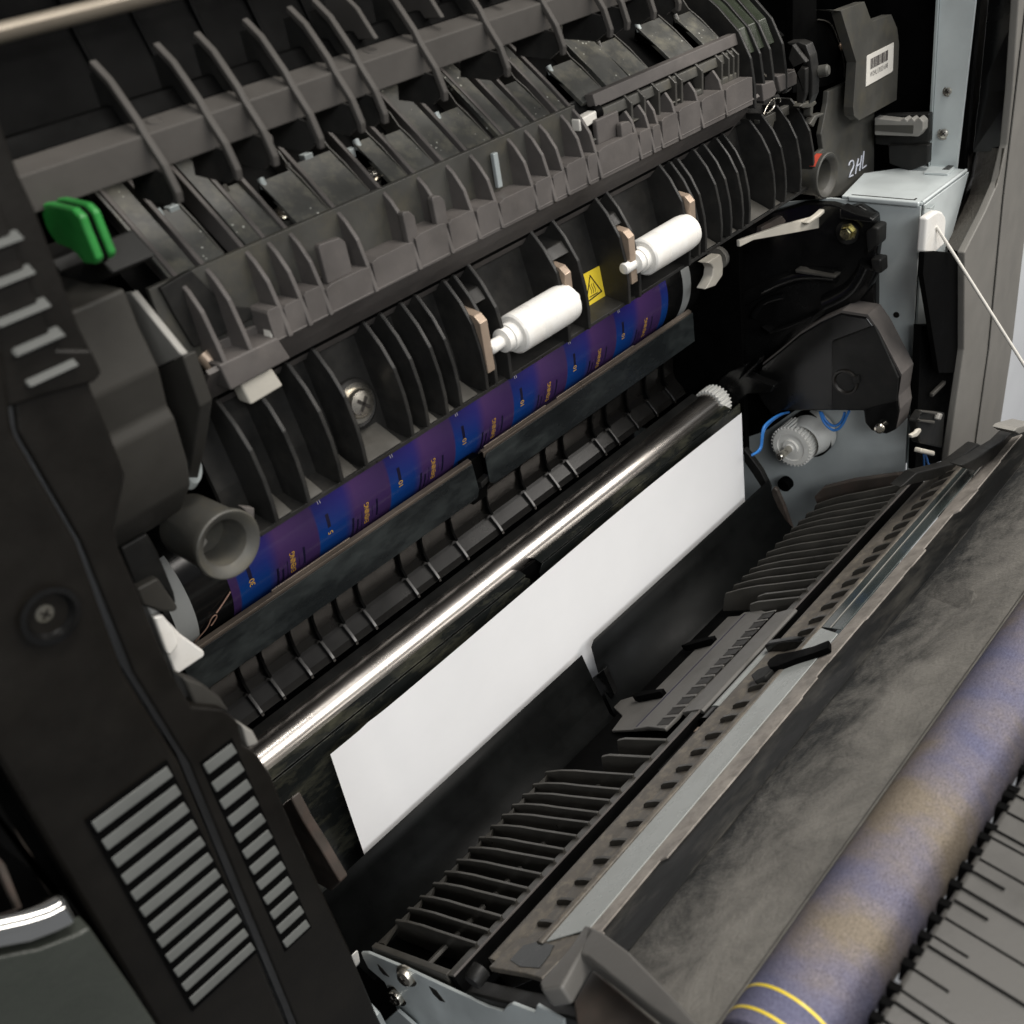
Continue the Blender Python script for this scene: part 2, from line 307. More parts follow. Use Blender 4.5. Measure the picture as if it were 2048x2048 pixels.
# ------------------------------------------------------------------ copier body: the dark interior and its frame
body = thing('copier_body', (0, 60, -200), 'black interior of the open copier behind the rollers and belt', 'copier')
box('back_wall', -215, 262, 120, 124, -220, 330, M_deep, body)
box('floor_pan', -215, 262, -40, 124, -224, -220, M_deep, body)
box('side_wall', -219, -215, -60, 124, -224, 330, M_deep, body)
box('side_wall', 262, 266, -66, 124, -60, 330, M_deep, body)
box('upper_housing', -330, 340, -30, 190, 300, 430, M_panel, body, 4)  # unseen upper body, added to keep overhead light off the interior
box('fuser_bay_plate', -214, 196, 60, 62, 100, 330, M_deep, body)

# ------------------------------------------------------------------ steel frame at the right-hand end
fr = thing('steel_frame', (220, -20, -220), 'galvanised sheet steel frame box with a tall upright beside the belt housing', 'frame')
prism('side_plate', [(-70.5, -200), (118, -200), (118, 80), (-24, 103.4), (-70.5, 103.4)], 'x', 200, 201.4, M_steel, fr, 0.3)
prism('top_plate', [(200.2, -71), (252, -71), (256, -48), (236, -24), (200.2, -30)], 'z', 103.5, 105, M_steel, fr, 0.3)
prism('front_plate', [(203, 103), (255, 103), (232, 62), (214, 55), (214, -160), (203, -160)], 'y', -71.2, -70, M_steel, fr, 0.3)
box('rolled_edge', 198.6, 200.4, -70, -34, 103, 105.6, M_steel, fr, 0.7)
tube('hem', [(201, -70.6, 104.6), (252, -70.6, 104.6)], 0.9, M_steel, fr)
# engraved outline on top: a thin pressed step
strip('pressed_step', [(-66.5, 105.1), (-65.8, 105.1)], 0.25, 203, 205.0, M_ink, fr)
box('pressed_step', 202.6, 203.2, -66.5, -34, 105.0, 105.2, M_ink, fr, 0)
upr = prism('upright', [(-50.7, 228.7), (-51.5, 103.2), (-65.2, 103.2), (-69.7, 227.0)], 'x', 254, 255.4, M_steel, fr, 0.2)
prism('upright_flange', [(-50.7, 228.7), (-49.5, 228.8), (-50.3, 112.9), (-51.5, 103.2)], 'x', 252.2, 254, M_steel_d, fr, 0.1)
prism('flange', [(250.2, -52.9), (251.0, -65.4), (240.6, -66.2), (239.9, -54.3)], 'z', 105.1, 106.2, M_steel, fr, 0.2)
for k in range(5): box('notch', 246+k*1.5, 246.9+k*1.5, -64.5+0.1*k, -61, 106.2, 106.35, M_ink, fr, 0)
screw('screw', [(253.6, -57.4, 121.7)][0], (-1, -0.25, 0.2), 2.3, fr)
screw('screw', [(253.6, -58.1, 142.1)][0], (-1, -0.2, 0.1), 1.9, fr)
lathe('hole', [(-0.2, 0), (-0.2, 1.6), (0.3, 1.6), (0.3, 0)], [(200.0, -61.3, 46.1)][0], (-1, 0, 0), M_ink, fr, 20)
prism('bent_tab', [(-66.1, -11.5), (-68.7, -10.9), (-73.1, -44.1), (-66.3, -41.9)], 'x', 204, 205, M_steel_d, fr, 0.2)

# ------------------------------------------------------------------ right cover: warm grey outer pillar with a textured reveal
rc = thing('side_cover', (290, -80, -200), 'warm grey plastic outer cover pillar right of the steel frame', 'cover')
prism('face', [(278.6, 222.2), (252.7, 225.6), (252.7, 182.6), (256.4, 142.3), (256.5, 116.7), (249.3, 100.3), (236.0, 90.1), (213.6, 77.4), (224.1, 20.7), (215.0, -40.0), (216.8, -85.9), (268.4, -117.2), (264.0, -57.7), (269.2, 0.7), (268.3, 86.0), (271.5, 178.9)], 'y', -88, -84, M_cover, rc, 0.8)
loft('outer_flank', [(267.9, -88.5, 223.5), (260.5, -88.5, 181.1), (256.5, -88.5, 89.8), (257.9, -88.5, 5.8), (252.2, -88.5, -51.4), (256.0, -88.5, -109.5)], [(327.1, -83.5, 216.1), (314.3, -83.5, 170.8), (309.5, -83.5, 72.2), (309.3, -83.5, -17.9), (303.3, -83.5, -77.1), (304.9, -83.5, -133.7)], 0.5, M_cover, rc)
loft('reveal', [(254.5, -87.5, 115.7), (250.7, -87.5, 103.9), (245.0, -87.5, 95.7), (234.2, -87.5, 88.3), (215.2, -87.5, 76.1)], [(267.4, -70.0, 111.1), (265.2, -70.0, 98.3), (261.2, -70.0, 89.1), (251.8, -70.0, 82.4), (233.2, -70.0, 71.6)], 0.4, M_cover_in, rc)
loft('reveal_upper', [(258.5, -87.5, 224.9), (258.8, -87.5, 181.4), (260.2, -87.5, 141.3), (260.0, -87.5, 113.1)], [(264.8, -70.0, 225.6), (264.0, -70.0, 181.0), (263.5, -70.0, 140.2), (260.9, -70.0, 111.0)], 0.4, M_gloss, rc)
loft('groove', [(267.9, -69.8, 110.9), (265.8, -69.8, 98.1), (261.8, -69.8, 88.9), (252.4, -69.8, 82.2), (233.7, -69.8, 71.4)], [(278.2, -64.0, 107.6), (274.3, -64.0, 92.6), (268.6, -64.0, 86.2), (259.1, -64.0, 79.4), (245.1, -64.0, 70.9)], 2, M_ink, rc)
loft('inner_rim', [(278.2, -64.0, 107.6), (274.3, -64.0, 92.6), (268.6, -64.0, 86.2), (259.1, -64.0, 79.4), (245.1, -64.0, 70.9)], [(274.5, -61.0, 108.5), (272.1, -61.0, 95.6), (269.2, -61.0, 89.9), (261.8, -61.0, 81.9), (249.6, -61.0, 74.4)], 2, M_cover_in, rc)
loft('inner_rim_upper', [(280.8, -64.0, 224.0), (280.0, -64.0, 178.1), (279.5, -64.0, 136.1), (276.8, -64.0, 106.0)], [(271.8, -60.0, 225.5), (272.3, -60.0, 179.7), (273.4, -60.0, 137.6), (273.8, -60.0, 101.1)], 2, M_black, rc)
prism('reveal_end', [(189.7, 86.4), (219.2, 74.4), (220.5, 63.0), (226.8, 5.3), (201.5, 17.1), (174.1, 80.8), (174.2, 91.7)], 'y', -84.5, -82, M_deep, rc, 0.3)
prism('dark_channel', [(191.5, 46.9), (241.1, 25.9), (241.9, -58.5), (195.4, -40.2), (194.6, -17.1)], 'y', -78, -74, M_deep, rc, 0.3)
box('lug', *[(205.0, 7.1), (221.2, -3.6)][0][:1], *[(221.2, -3.6)][0][:1], -81, -79, *[[(212.6, 1.4)][0][1]-1, [(212.6, 1.4)][0][1]+1.2], M_rail, rc, 0.4)
lk = prism('latch_block', [(187.2, 2.0), (216.0, -13.7), (216.0, -35.6), (185.4, -16.6), (179.3, -0.4)], 'y', -84, -79, M_black, rc, 1.0)
prism('latch_ridge', [(179.5, 6.5), (201.1, -5.3), (200.3, -6.6), (179.2, 5.3)], 'y', -86, -84, M_rail, lk, 0.5)
prism('latch_ridge', [(178.3, 1.7), (198.4, -9.3), (197.6, -10.8), (178.5, 0.3)], 'y', -86, -84, M_rail, lk, 0.5)
prism('latch_knob', [(202.2, -6.3), (205.9, -8.7), (203.0, -11.2), (199.3, -8.8)], 'y', -87, -84, M_handle_l, lk, 0.8)
cl = tag(prism('cream_clip', [(168.5, -2.3), (175.5, -4.1), (176.7, -3.4), (180.5, -4.6), (181.3, -6.8), (176.8, -7.5), (170.2, -5.0)], 'y', -86, -84, M_cream, None, 0.6), 'small cream hook clip below the black latch near the hinge', 'clip')
tag(prism('wire_connector', [(178.2, -14.7), (196.2, -26.2), (196.1, -29.1), (177.1, -17.0)], 'y', -88, -84, M_cream, None, 0.8), 'cream wire connector above the blue hinge wires', 'connector')
for k, w in enumerate(([(190.8, -84.0, -26.0), (192.4, -84.0, -30.7), (191.9, -84.0, -33.9), (193.3, -84.0, -37.1)], [(192.8, -84.0, -26.6), (196.5, -84.0, -32.5), (195.8, -84.0, -34.0), (200.4, -84.0, -39.0)])):
    tag(tube('hinge_wire', w, 0.55, M_blue), ('straight blue wire dropping from the cream connector', 'bent blue wire beside the straight one under the cream connector')[k], 'wire', 'blue wires at the hinge')

# white hook and the cord that holds the open door
hook = thing('cord_anchor', (206, -76, 78), 'white plastic cord anchor hooked into the steel frame corner', 'hook')
prism('hook_body', [(187.2, 102.9), (193.9, 102.8), (199.0, 102.4), (204.6, 100.0), (208.7, 96.3), (210.0, 93.6), (209.7, 81.6), (197.0, 81.5), (186.5, 86.2)], 'y', -79.5, -75, M_white, hook, 1.4, seg=3)
prism('hook_tab', [(198.1, 103.3), (203.5, 103.9), (202.6, 101.4)], 'y', -76, -73, M_steel_d, hook, 0.2)
c0 = [(197.9, -79.5, 95.0)][0]; c1 = [(236.2, -150.0, -36.0)][0]
tag(tube('door_cord', [c0, c1], 0.8, M_sticker), 'thin pale cord stretched from the white anchor down to the open door', 'cord')

# ------------------------------------------------------------------ grey lever and black block right of the fuser
gl = thing('grey_lever', (262, -30, 120), 'light grey plastic lever with three small teeth beside the steel upright', 'lever')
prism('lever_arm', [(-26.8, 132.1), (-40.7, 131.1), (-42.7, 132.6), (-44.4, 131.1), (-46.4, 132.8), (-48.1, 131.2), (-50.1, 133.0), (-52.4, 131.0), (-52.5, 126.7), (-50.2, 123.6), (-27.1, 123.4)], 'x', 240, 246, M_handle_l, gl, 0.6)
prism('recess', [(-27.3, 128.6), (-47.6, 129.2), (-47.5, 125.1), (-27.4, 125.7)], 'x', 239.7, 240.1, M_grey, gl, 0.1)
bb = thing('black_bracket', (262, -30, 105), 'black bracket block under the grey toothed lever', 'bracket')
prism('upper_block', [(-23.8, 131.3), (-52.2, 133.0), (-52.6, 118.9), (-49.1, 114.9), (-24.3, 116.6)], 'x', 247, 252, M_black, bb, 0.8)
prism('lower_block', [(-32.3, 117.3), (-53.6, 118.4), (-53.8, 108.9), (-44.5, 104.6), (-33.2, 107.6)], 'x', 245, 250, M_black, bb, 0.8)

# ------------------------------------------------------------------ cover plates right of the fuser, one lettered by hand, one with a barcode sticker
pl = thing('lettered_cover', (225, -22, 97), 'dark grey cover plate hand-lettered 2HL in pale pen', 'cover plate')
prism('plate', [(200.5, 155.0), (225.7, 154.0), (250.0, 141.5), (252.6, 98.8), (218.9, 98.4), (193.1, 104.7), (188.6, 128.0), (195.8, 128.9), (193.7, 136.5), (199.6, 149.5)], 'y', -22, -19, M_grey, pl, 0.6)
for s in ([(222.1, -22.4, 113.0), (222.9, -22.4, 114.2), (224.4, -22.4, 114.6), (226.3, -22.4, 114.3), (227.3, -22.4, 113.2), (227.5, -22.4, 111.6), (226.7, -22.4, 110.3), (224.9, -22.4, 109.2), (222.6, -22.4, 106.9), (226.9, -22.4, 106.6)], [(232.6, -22.4, 113.5), (230.8, -22.4, 110.4), (229.6, -22.4, 106.4)], [(236.1, -22.4, 114.1), (235.1, -22.4, 110.1), (234.2, -22.4, 106.6)], [(230.2, -22.4, 110.0), (235.1, -22.4, 110.1)], [(238.6, -22.4, 115.5), (237.7, -22.4, 110.4), (236.7, -22.4, 106.9), (241.7, -22.4, 107.1)]):
    tube('pen_stroke', s, 0.42, M_pen, pl, 6, poly=True)
pb = thing('stickered_cover', (226, -34, 145), 'dark grey stepped cover plate carrying the white barcode sticker', 'cover plate')
prism('plate', [(176.8, 195.5), (192.1, 192.0), (215.2, 191.1), (223.1, 181.0), (243.8, 179.8), (250.8, 172.3), (253.9, 164.4), (253.8, 137.4), (213.1, 138.2), (207.5, 141.8), (206.3, 146.1), (208.4, 166.3), (192.2, 191.6)], 'y', -32, -27, M_grey, pb, 1.0)
st = prism('sticker', [(219.5, 166.7), (247.0, 166.4), (247.3, 153.3), (245.4, 152.8), (218.3, 152.7), (218.5, 166.2)], 'y', -32.35, -32.05, M_sticker, pb, 0.05)
x = 216.2 - 4 + 0
bx0, bz0 = [(222.3, 159.5)][0]; bx1, bz1 = [(241.1, 163.9)][0]
x = bx0; rnd = random.Random(3)
while x < bx1-0.4:
    w = rnd.choice((0.28, 0.28, 0.5, 0.75)); box('bar', x, x+w, -32.5, -32.36, bz0+0.2, bz0+4.9, M_print, st, 0); x += w + rnd.choice((0.25, 0.3, 0.55))
me = text_mesh('W2HL170321698', 2.7); w = max(v.co.x for v in me.vertices)
put('serial_text', map_mesh(me, lambda v: (bx0 + v.x/w*(bx1-bx0), -32.42, bz0-3.4+v.y*1.25)), M_print, st)
dk = thing('dark_shield', (200, -20, 150), 'black angular shield plate between the fuser end and the barcoded plate', 'shield')
prism('plate', [(196.4, 198.5), (196.5, 187.5), (209.4, 184.6), (213.6, 179.5), (224.6, 163.4), (223.9, 155.4), (207.0, 155.7), (174.3, 160.5), (174.9, 202.6)], 'y', -18, -14, M_deep, dk, 0.5)
tube('edge', [(196.2, -18.4, 187.6), (208.2, -18.4, 184.8), (212.8, -18.4, 179.6), (223.8, -18.4, 163.6), (223.3, -18.4, 155.8)], 0.35, M_rail, dk)
screw('screw', [(218.8, -20.0, 171.1)][0], (0, -1, 0.3), 1.5, dk, M_copper)

# ------------------------------------------------------------------ black belt-drive housing on the right
hs = thing('drive_housing', (190, 0, -40), 'large glossy black moulded drive housing below the fuser at the right', 'housing')
prism('upper_plate', [(-13.9, 102.6), (-28.1, 103.3), (-35.9, 101.9), (-42.3, 104.0), (-51.6, 99.7), (-53.6, 85.9), (-52.5, 74.0), (-53.1, 59.8), (-53.7, 40.1), (-10.6, 10.7), (51.7, -12.2), (96.3, 3.6), (76.2, 53.8), (25.8, 89.6)], 'x', 192, 198, M_gloss, hs, 1.2)
# nose cover: front face with a rolled flange towards the back plate
nose = [*[(4.5, 14.1), (-6.0, 24.0), (-18.5, 36.6), (-30.4, 45.8), (-41.8, 52.8), (-55.7, 52.8)], *[(-61.4, 45.8), (-74.7, 23.3), (-73.6, 10.7), (-74.9, 3.6), (-73.5, -7.4), (-68.7, -11.3), (-60.5, -11.3), (-56.5, -7.3), (-55.6, -0.4), (-8.0, -11.3), (-1.0, -16.3), (5.7, -8.5), (10.1, 0.9)]]
prism('nose_cover', nose, 'x', 178, 181, M_gloss, hs, 1.0)
fl = [*[(4.5, 14.1), (-6.0, 24.0), (-18.5, 36.6), (-30.4, 45.8), (-41.8, 52.8), (-55.7, 52.8)], *[(-61.4, 45.8), (-74.7, 23.3), (-73.6, 10.7), (-74.9, 3.6), (-73.5, -7.4)]]
loft('flange', [(178.5, y, z) for y, z in fl], [(192, y, z+0.2) for y, z in fl], 1.6, M_lip, hs, 0.3)
prism('raised_step', [(-37.6, 36.9), (-60.8, 50.0), (-74.2, 23.7), (-73.9, 10.2), (-55.6, 0.6), (-38.1, -3.5)], 'x', 176.6, 178, M_black, hs, 1.2)
lathe('port', [(-0.4, 0), (-0.4, 5.2), (0.9, 6.0), (0.9, 7.0), (-0.4, 7.2)], [(176.4, -45.9, 15.4)][0], (-1, 0, 0), M_ink, hs, 28)
prism('port_key', [(-50.0, 19.6), (-53.5, 21.1), (-54.1, 17.0), (-51.1, 15.9)], 'x', 175, 176.6, M_black, hs, 0.3)
lathe('pin', [(0, 2.0), (7, 2.0), (8, 2.3), (9, 1.6), (9, 0)], [(182.0, -60.8, -2.8)][0], (-0.35, -0.5, -1), M_screw, hs, 20)
lathe('pin_head', [(-1, 0), (-1, 2.6), (1.2, 2.6), (1.8, 1.8), (1.9, 0)], [(176.0, -65.9, -7.2)][0], (-1, -0.4, 0.3), M_screw, hs, 24)
prism('long_rib', [(-11.4, 69.2), (-34.7, 68.9), (-34.2, 67.2), (-12.0, 67.3)], 'x', 186, 192, M_rail, hs, 0.6)
prism('triangular_rib', [(9.1, 33.1), (3.4, 29.9), (-4.3, 33.6), (-19.8, 42.2), (-20.4, 44.1), (3.3, 31.6)], 'x', 186, 192, M_gloss, hs, 0.3)
lathe('bolt_boss', [(-1, 0), (-1, 6), (1.4, 6), (2, 5), (2, 0)], [(192.0, -37.8, 90.0)][0], (-1, 0, 0), M_black, hs, 30)
screw('hex_bolt', [(188.8, -39.4, 91.3)][0], (-1, 0, 0), 3.1, hs, M_zinc, hexa=True)
prism('edge_block', [(-49.6, 93.5), (-53.0, 96.5), (-56.4, 96.1), (-56.4, 87.2), (-51.1, 82.2), (-50.2, 87.3)], 'x', 186, 196, M_black, hs, 1.2)
prism('edge_block', [(-51.6, 79.5), (-57.3, 79.4), (-57.8, 72.2), (-52.7, 72.3)], 'x', 188, 196, M_black, hs, 1.0)
prism('top_lip', [(-37.1, 105.1), (-44.9, 102.7), (-52.9, 101.5), (-54.7, 100.2), (-54.1, 98.8), (-37.2, 99.3)], 'x', 184, 192, M_gloss, hs, 0.8)
prism('gear_guard', [(32.7, -5.5), (29.4, 2.6), (22.2, 10.0), (10.6, 16.2), (14.2, 8.4), (2.0, 21.7), (3.4, 17.7), (10.2, 9.3), (-0.2, 7.6), (-6.6, 6.4), (-4.6, 2.1), (10.6, -2.6), (20.5, -12.2), (27.4, -11.7)], 'x', 172, 178, M_gloss, hs, 0.8)
tube('highlight_bead', [(191.5, 43.1, 31.3), (191.5, 24.1, 45.0), (191.5, 7.5, 55.3), (191.5, -6.3, 62.5), (191.5, -17.1, 66.3), (191.5, -32.3, 66.6)], 4.0, M_gloss, hs, 16)  # beads added for the soft highlight lines they catch
tube('highlight_bead', [(191.5, -27.9, 50.0), (191.5, -35.9, 54.7), (191.5, -42.7, 59.6), (191.5, -47.5, 67.0), (191.5, -50.5, 75.0)], 6.0, M_gloss, hs, 16)
tube('highlight_bead', [(191.5, 17.1, 36.2), (191.5, 13.0, 44.2), (191.5, 7.7, 48.1), (191.5, -2.4, 50.8)], 2.2, M_gloss, hs, 12)
box('inner_plate', 174, 178, 14, 118, -45, 112, M_deep, hs, 0.5)
prism('rear_plate', [(21.7, -4.0), (-50.0, 9.0), (-49.9, -4.6), (-11.1, -14.7), (6.1, -31.2), (13.5, -36.2), (23.1, -41.9)], 'x', 186, 190, M_deep, hs, 0.5)
# cream parts under the fuser's right end
crm = thing('cream_lever', (150, 0, 95), 'cream plastic lever blade under the right end of the fuser', 'lever')
prism('blade', [(118.0, 110.5), (124.6, 109.4), (156.3, 104.4), (191.9, 97.0), (195.0, 89.5), (162.1, 97.8), (129.9, 106.1), (118.2, 107.0)], 'y', -22, -20, M_cream, crm, 0.5)
prism('rib_edge', [(173.6, 99.7), (186.1, 99.7), (197.7, 101.1), (197.5, 99.0), (188.2, 97.9), (176.7, 98.1)], 'y', -25, -22, M_cream, crm, 0.5)
prism('brown_arm', [(140.6, 108.5), (159.7, 107.6), (163.5, 103.7), (160.5, 102.6), (140.4, 105.0)], 'y', -20, -17, M_brownb, crm, 0.5)
hk = thing('cream_hook', (130, 20, 70), 'cream crescent hook hanging below the fuser beside the belt end', 'hook')
prism('crescent', [(152.4, 81.3), (157.0, 78.8), (158.7, 76.2), (157.3, 72.1), (154.2, 69.9), (150.0, 67.7), (159.7, 66.0), (167.0, 69.0), (168.0, 74.4), (166.9, 79.4), (165.6, 81.3)], 'y', 20, 26, M_cream, hk, 0.6)
lathe('barrel', [(0, 0), (0, 6.0), (9, 6.0), (11, 5.0), (11, 0)], [(170.7, 26.0, 76.0)][0], (1, 0, 0), M_handle_l, hk, 28)

# ------------------------------------------------------------------ drive gear with its shaft and the blue wires
gw = thing('drive_gear', (186, -12, -45), 'white nylon helical gear on a steel shaft against the steel side plate', 'gear')
gc = [(182.0, -11.2, -36.0)][0]
put('gear_wheel', gear_mesh(11.6, 12.9, 34, 181, 197, gc[1], gc[2]), M_gear, gw, 0.2)
lathe('web', [(180.4, 11.2), (180.4, 8.6), (182.2, 7.4), (182.2, 5.0), (179.6, 4.6), (179.6, 2.6), (178.6, 2.4), (178.6, 0)], (0, gc[1], gc[2]), (1, 0, 0), M_gear, gw, 40)
lathe('shaft', [(168, 0), (168, 1.7), (168.6, 2.1), (198, 2.1)], (0, gc[1], gc[2]), (1, 0, 0), M_screw, gw, 24)
lathe('shaft_end', [(167.8, 0), (167.8, 1.55), (168.02, 1.55)], (0, gc[1], gc[2]), (1, 0, 0), M_ink, gw, 6, smooth=False)
lathe('rear_hub', [(194, 12), (194, 14), (199.8, 14)], (0, gc[1]-4, gc[2]+2), (1, 0, 0), M_deep, gw, 40)
lathe('gear_cone', [(184, 10.2), (197, 13.2), (199, 13.2)], (0, gc[1]-5.5, gc[2]+3), (1, 0, 0), M_gear, gw, 40)
for k, (w, lb) in enumerate((([(184.5, -8.0, -15.7), (174.3, -8.0, -11.6), (162.6, -8.0, -10.7), (156.0, -8.0, -11.2), (154.9, -8.0, -19.0), (153.8, -8.0, -25.0), (144.9, -8.0, -22.7)], 'outer blue wire curving down left of the white gear'), ([(181.1, -7.0, -14.8), (172.7, -7.0, -13.0), (162.6, -7.0, -12.9), (158.4, -7.0, -14.7), (157.3, -7.0, -21.1), (155.9, -7.0, -25.3), (152.2, -7.0, -25.4)], 'inner blue wire curving down left of the white gear'),
    ([(180.0, -29.8, -7.8), (180.0, -31.0, -13.8), (180.0, -35.7, -17.6), (180.0, -39.3, -17.9), (180.0, -43.3, -13.2), (180.0, -45.5, -6.5), (180.0, -46.7, -3.3)], 'lower blue wire loop right above the white gear'), ([(181.0, -30.0, -8.7), (181.0, -32.3, -13.5), (181.0, -36.0, -16.0), (181.0, -39.7, -15.1), (181.0, -43.2, -9.9), (181.0, -43.6, -5.5)], 'upper blue wire loop right above the white gear'))):
    tag(tube('blue_wire', w, 0.75, M_blue), lb, 'wire', 'blue wires round the gear')

# ------------------------------------------------------------------ transfer belt carrying the toner image
bl = thing('transfer_belt', (0, 70, 34), 'glossy transfer belt printed with a mirrored row of blue and purple labels', 'belt')
BY, BZ, BR = 70.0, 66.0, 33.2
def on_belt(x, z, h=0.0):
    r = BR + h; s = max(-1, min(1, (z-BZ)/BR)); return (x, BY - r*math.cos(math.asin(s)), BZ + r*s)
def belt_patch(x0, x1, h0=0.0, z0=36, z1=86, n=36):
    P = []; F = []
    for i in range(n+1):
        z = BZ + BR*math.sin(math.asin((z0-BZ)/BR) + (math.asin((z1-BZ)/BR)-math.asin((z0-BZ)/BR))*i/n)
        P += [on_belt(x0, z, h0), on_belt(x1, z, h0)]
    for i in range(n): F.append((2*i, 2*i+1, 2*i+3, 2*i+2))
    return mesh(P, F)
lathe('belt_loop', [(-172, BR-2), (-172, BR), (172, BR), (172, BR-2)], (0, BY, BZ), (1, 0, 0), M_belt_b, bl, 96)
put('toner_image', belt_patch(-145.5, 140.0, 0.06), M_belt, bl, 0, True)
put('edge_tape', belt_patch(-170, -161.5, 0.10), M_stripe, bl, 0, True)
put('edge_tape', belt_patch(154, 161.5, 0.10), M_stripe, bl, 0, True)
def belt_rect(x0, x1, z0, z1, mat, h=0.12): return put('printed_mark', belt_patch(x0, x1, h, z0, z1, 4), mat, bl, 0, True)
for k in range(8):
    x0 = -145.5 + 39.4*k - 9.0                   # right edge of a purple block is x0+~9+...
    cx = -156.0 + 39.4*k                          # column of the gold word
    if cx > -140:
        me = text_mesh('EVENING', 3.9, tracking=0.95); L_ = max(v.co.x for v in me.vertices)
        put('gold_word', map_mesh(me, lambda v, c=cx: on_belt(c - v.y*0.95 + 1.4, 61.2 - 10.9 + v.x/L_*10.9, 0.14)), M_gold, bl)
        for j, (dx, zz, hh, w) in enumerate(((-8.0, 47.5, 10.5, 1.1), (-5.4, 48.5, 7.5, 0.9), (-2.8, 49, 9.5, 0.35), (5.4, 51, 9.0, 1.0), (3.0, 52, 6, 0.25))):
            belt_rect(cx+dx, cx+dx+w, zz, zz+hh, M_inkb)
    nx = -136.5 + 39.4*k                          # number column on the blue block
    if nx < 138:
        belt_rect(nx-0.5, nx+1.1, 61.2, 67.6, M_inkb)
        s = ('30', '5', '10', '10', '10', '10', '10', '10')[k]
        me = text_mesh(s, 4.0, tracking=0.9)
        put('gold_number', map_mesh(me, lambda v, c=nx: on_belt(c - v.y*0.9 + 1.6, 57.4 + v.x*1.0, 0.14)), M_gold, bl)
    if nx+2 < 132:
        for j in range(2): belt_rect(nx-1.6+j*1.1, nx-1.35+j*1.1, 73, 76.5, M_sticker)
tube('stray_thread', [on_belt(-168, 46, 0.6), on_belt(-163, 50, 0.9), on_belt(-158, 53, 1.2), on_belt(-157, 56.5, 1.2), on_belt(-154, 57.5, 1.2), on_belt(-153.6, 55, 1.2), on_belt(-157, 53, 1.2)], 0.22, M_amber, bl)
tube('stray_thread', [on_belt(-154, 57.5, 1.2), on_belt(-150, 59.5, 0.9), on_belt(-146, 62, 0.6)], 0.3, M_amber, bl)

# ------------------------------------------------------------------ pre-transfer guide: two film flaps with a bent metal edge, over a ribbed curved guide
gd = thing('transfer_guide', (0, 40, 0), 'black curved paper guide with narrow ribs below the printed belt', 'paper guide')
strip('edge_strip', [(33.5, 53.0), (31.5, 55.0), (29.6, 54.2), (29.6, 51.5)], 0.7, -176, -23, M_strip, gd, 0.1)
strip('edge_strip', [(33.5, 53.0), (31.5, 55.0), (29.6, 54.2), (29.6, 51.5)], 0.7, -15, 150, M_strip, gd, 0.1)
for (a, b) in ((-133, -93), (-13, 30), (38, 100)): box('raised_edge', a, b, 30.6, 31.4, 54.6, 56.0, M_strip, gd, 0.3)
prism('film_flap', [(-176, 53.2), (-23.5, 53.2), (-22.6, 39), (-24.5, 35.8), (-176, 36.6)], 'y', 28.6, 29.2, M_film, gd, 0.12)
prism('film_flap', [(-13.6, 53.4), (-15.2, 51.5), (-15.4, 39.2), (-12.6, 36.9), (150, 36.8), (150, 53.4)], 'y', 28.6, 29.2, M_film, gd, 0.12)
box('gap_bracket', -24, -14, 33, 38, 30, 52, M_deep, gd, 0.6)
prism('gap_latch', [(-20, 41), (-14, 42), (-14.5, 39.5), (-20, 38)], 'y', 29.5, 33, M_black, gd, 0.3)
trough = [(31, 37.5), (37, 34.5), (42, 30), (44, 24), (44.6, 15), (43.6, 11.0), (42.4, 9.9), (38.2, 5.9), (37.0, 3.0)]
strip('curved_guide', trough, 1.5, -176, 150, M_trough, gd, 0)
rb = prism('rib', [(32, 36), (37, 33), (41.2, 28), (42.6, 23), (42.4, 16.6), (40.6, 12.6), (44, 12), (45.5, 30), (36, 38)], 'x', -0.6, 0.6, M_deep, gd, 0)
rt_ = prism('rib_tip', [(41.6, 11.6), (37.6, 7.4), (35.6, 4.8), (35.2, 3.2), (37.6, 3.0), (43, 9.5)], 'x', -0.7, 0.7, M_trough, gd, 0.15); rt_.location.x = -101.3*MM
rb.location.x = -101.3*MM
copies(rb, [x+101.3 for x in (-166, -152, -141, -126, -114, -89.5, -64.1, -50.6, -31.3, -7.2, 17, 36.1, 49.9, 74.2, 86, 104, 121, 138)], gd)
copies(rt_, [x+101.3 for x in (-166, -152, -141, -126, -114, -89.5, -64.1, -50.6, -31.3, -7.2, 17, 36.1, 49.9, 74.2, 86, 104, 121, 138)], gd)
strip('lower_ledge', [(34, 2.6), (29, 1.0), (28, -1.0)], 1.0, -176, 152, M_black, gd, 0.2)
strip('lower_ledge', [(36, -1), (33, -2), (33.5, -8)], 1.0, -176, 152, M_gloss, gd, 0.2)

# ------------------------------------------------------------------ registration roller
rr = thing('registration_roller', (0, 28, -8), 'long polished steel registration roller with a white end gear above the paper', 'roller')
lathe('steel_roller', [(-182, 0), (-182, 8.3), (156, 8.3), (156, 4), (170, 4), (170, 0)], (0, 26.6, -6.4), (1, 0, 0), M_roller, rr, 72)
put('end_gear', gear_mesh(8.8, 9.9, 26, 156.6, 165.5, 26.6, -6.4), M_gear, rr, 0.15)

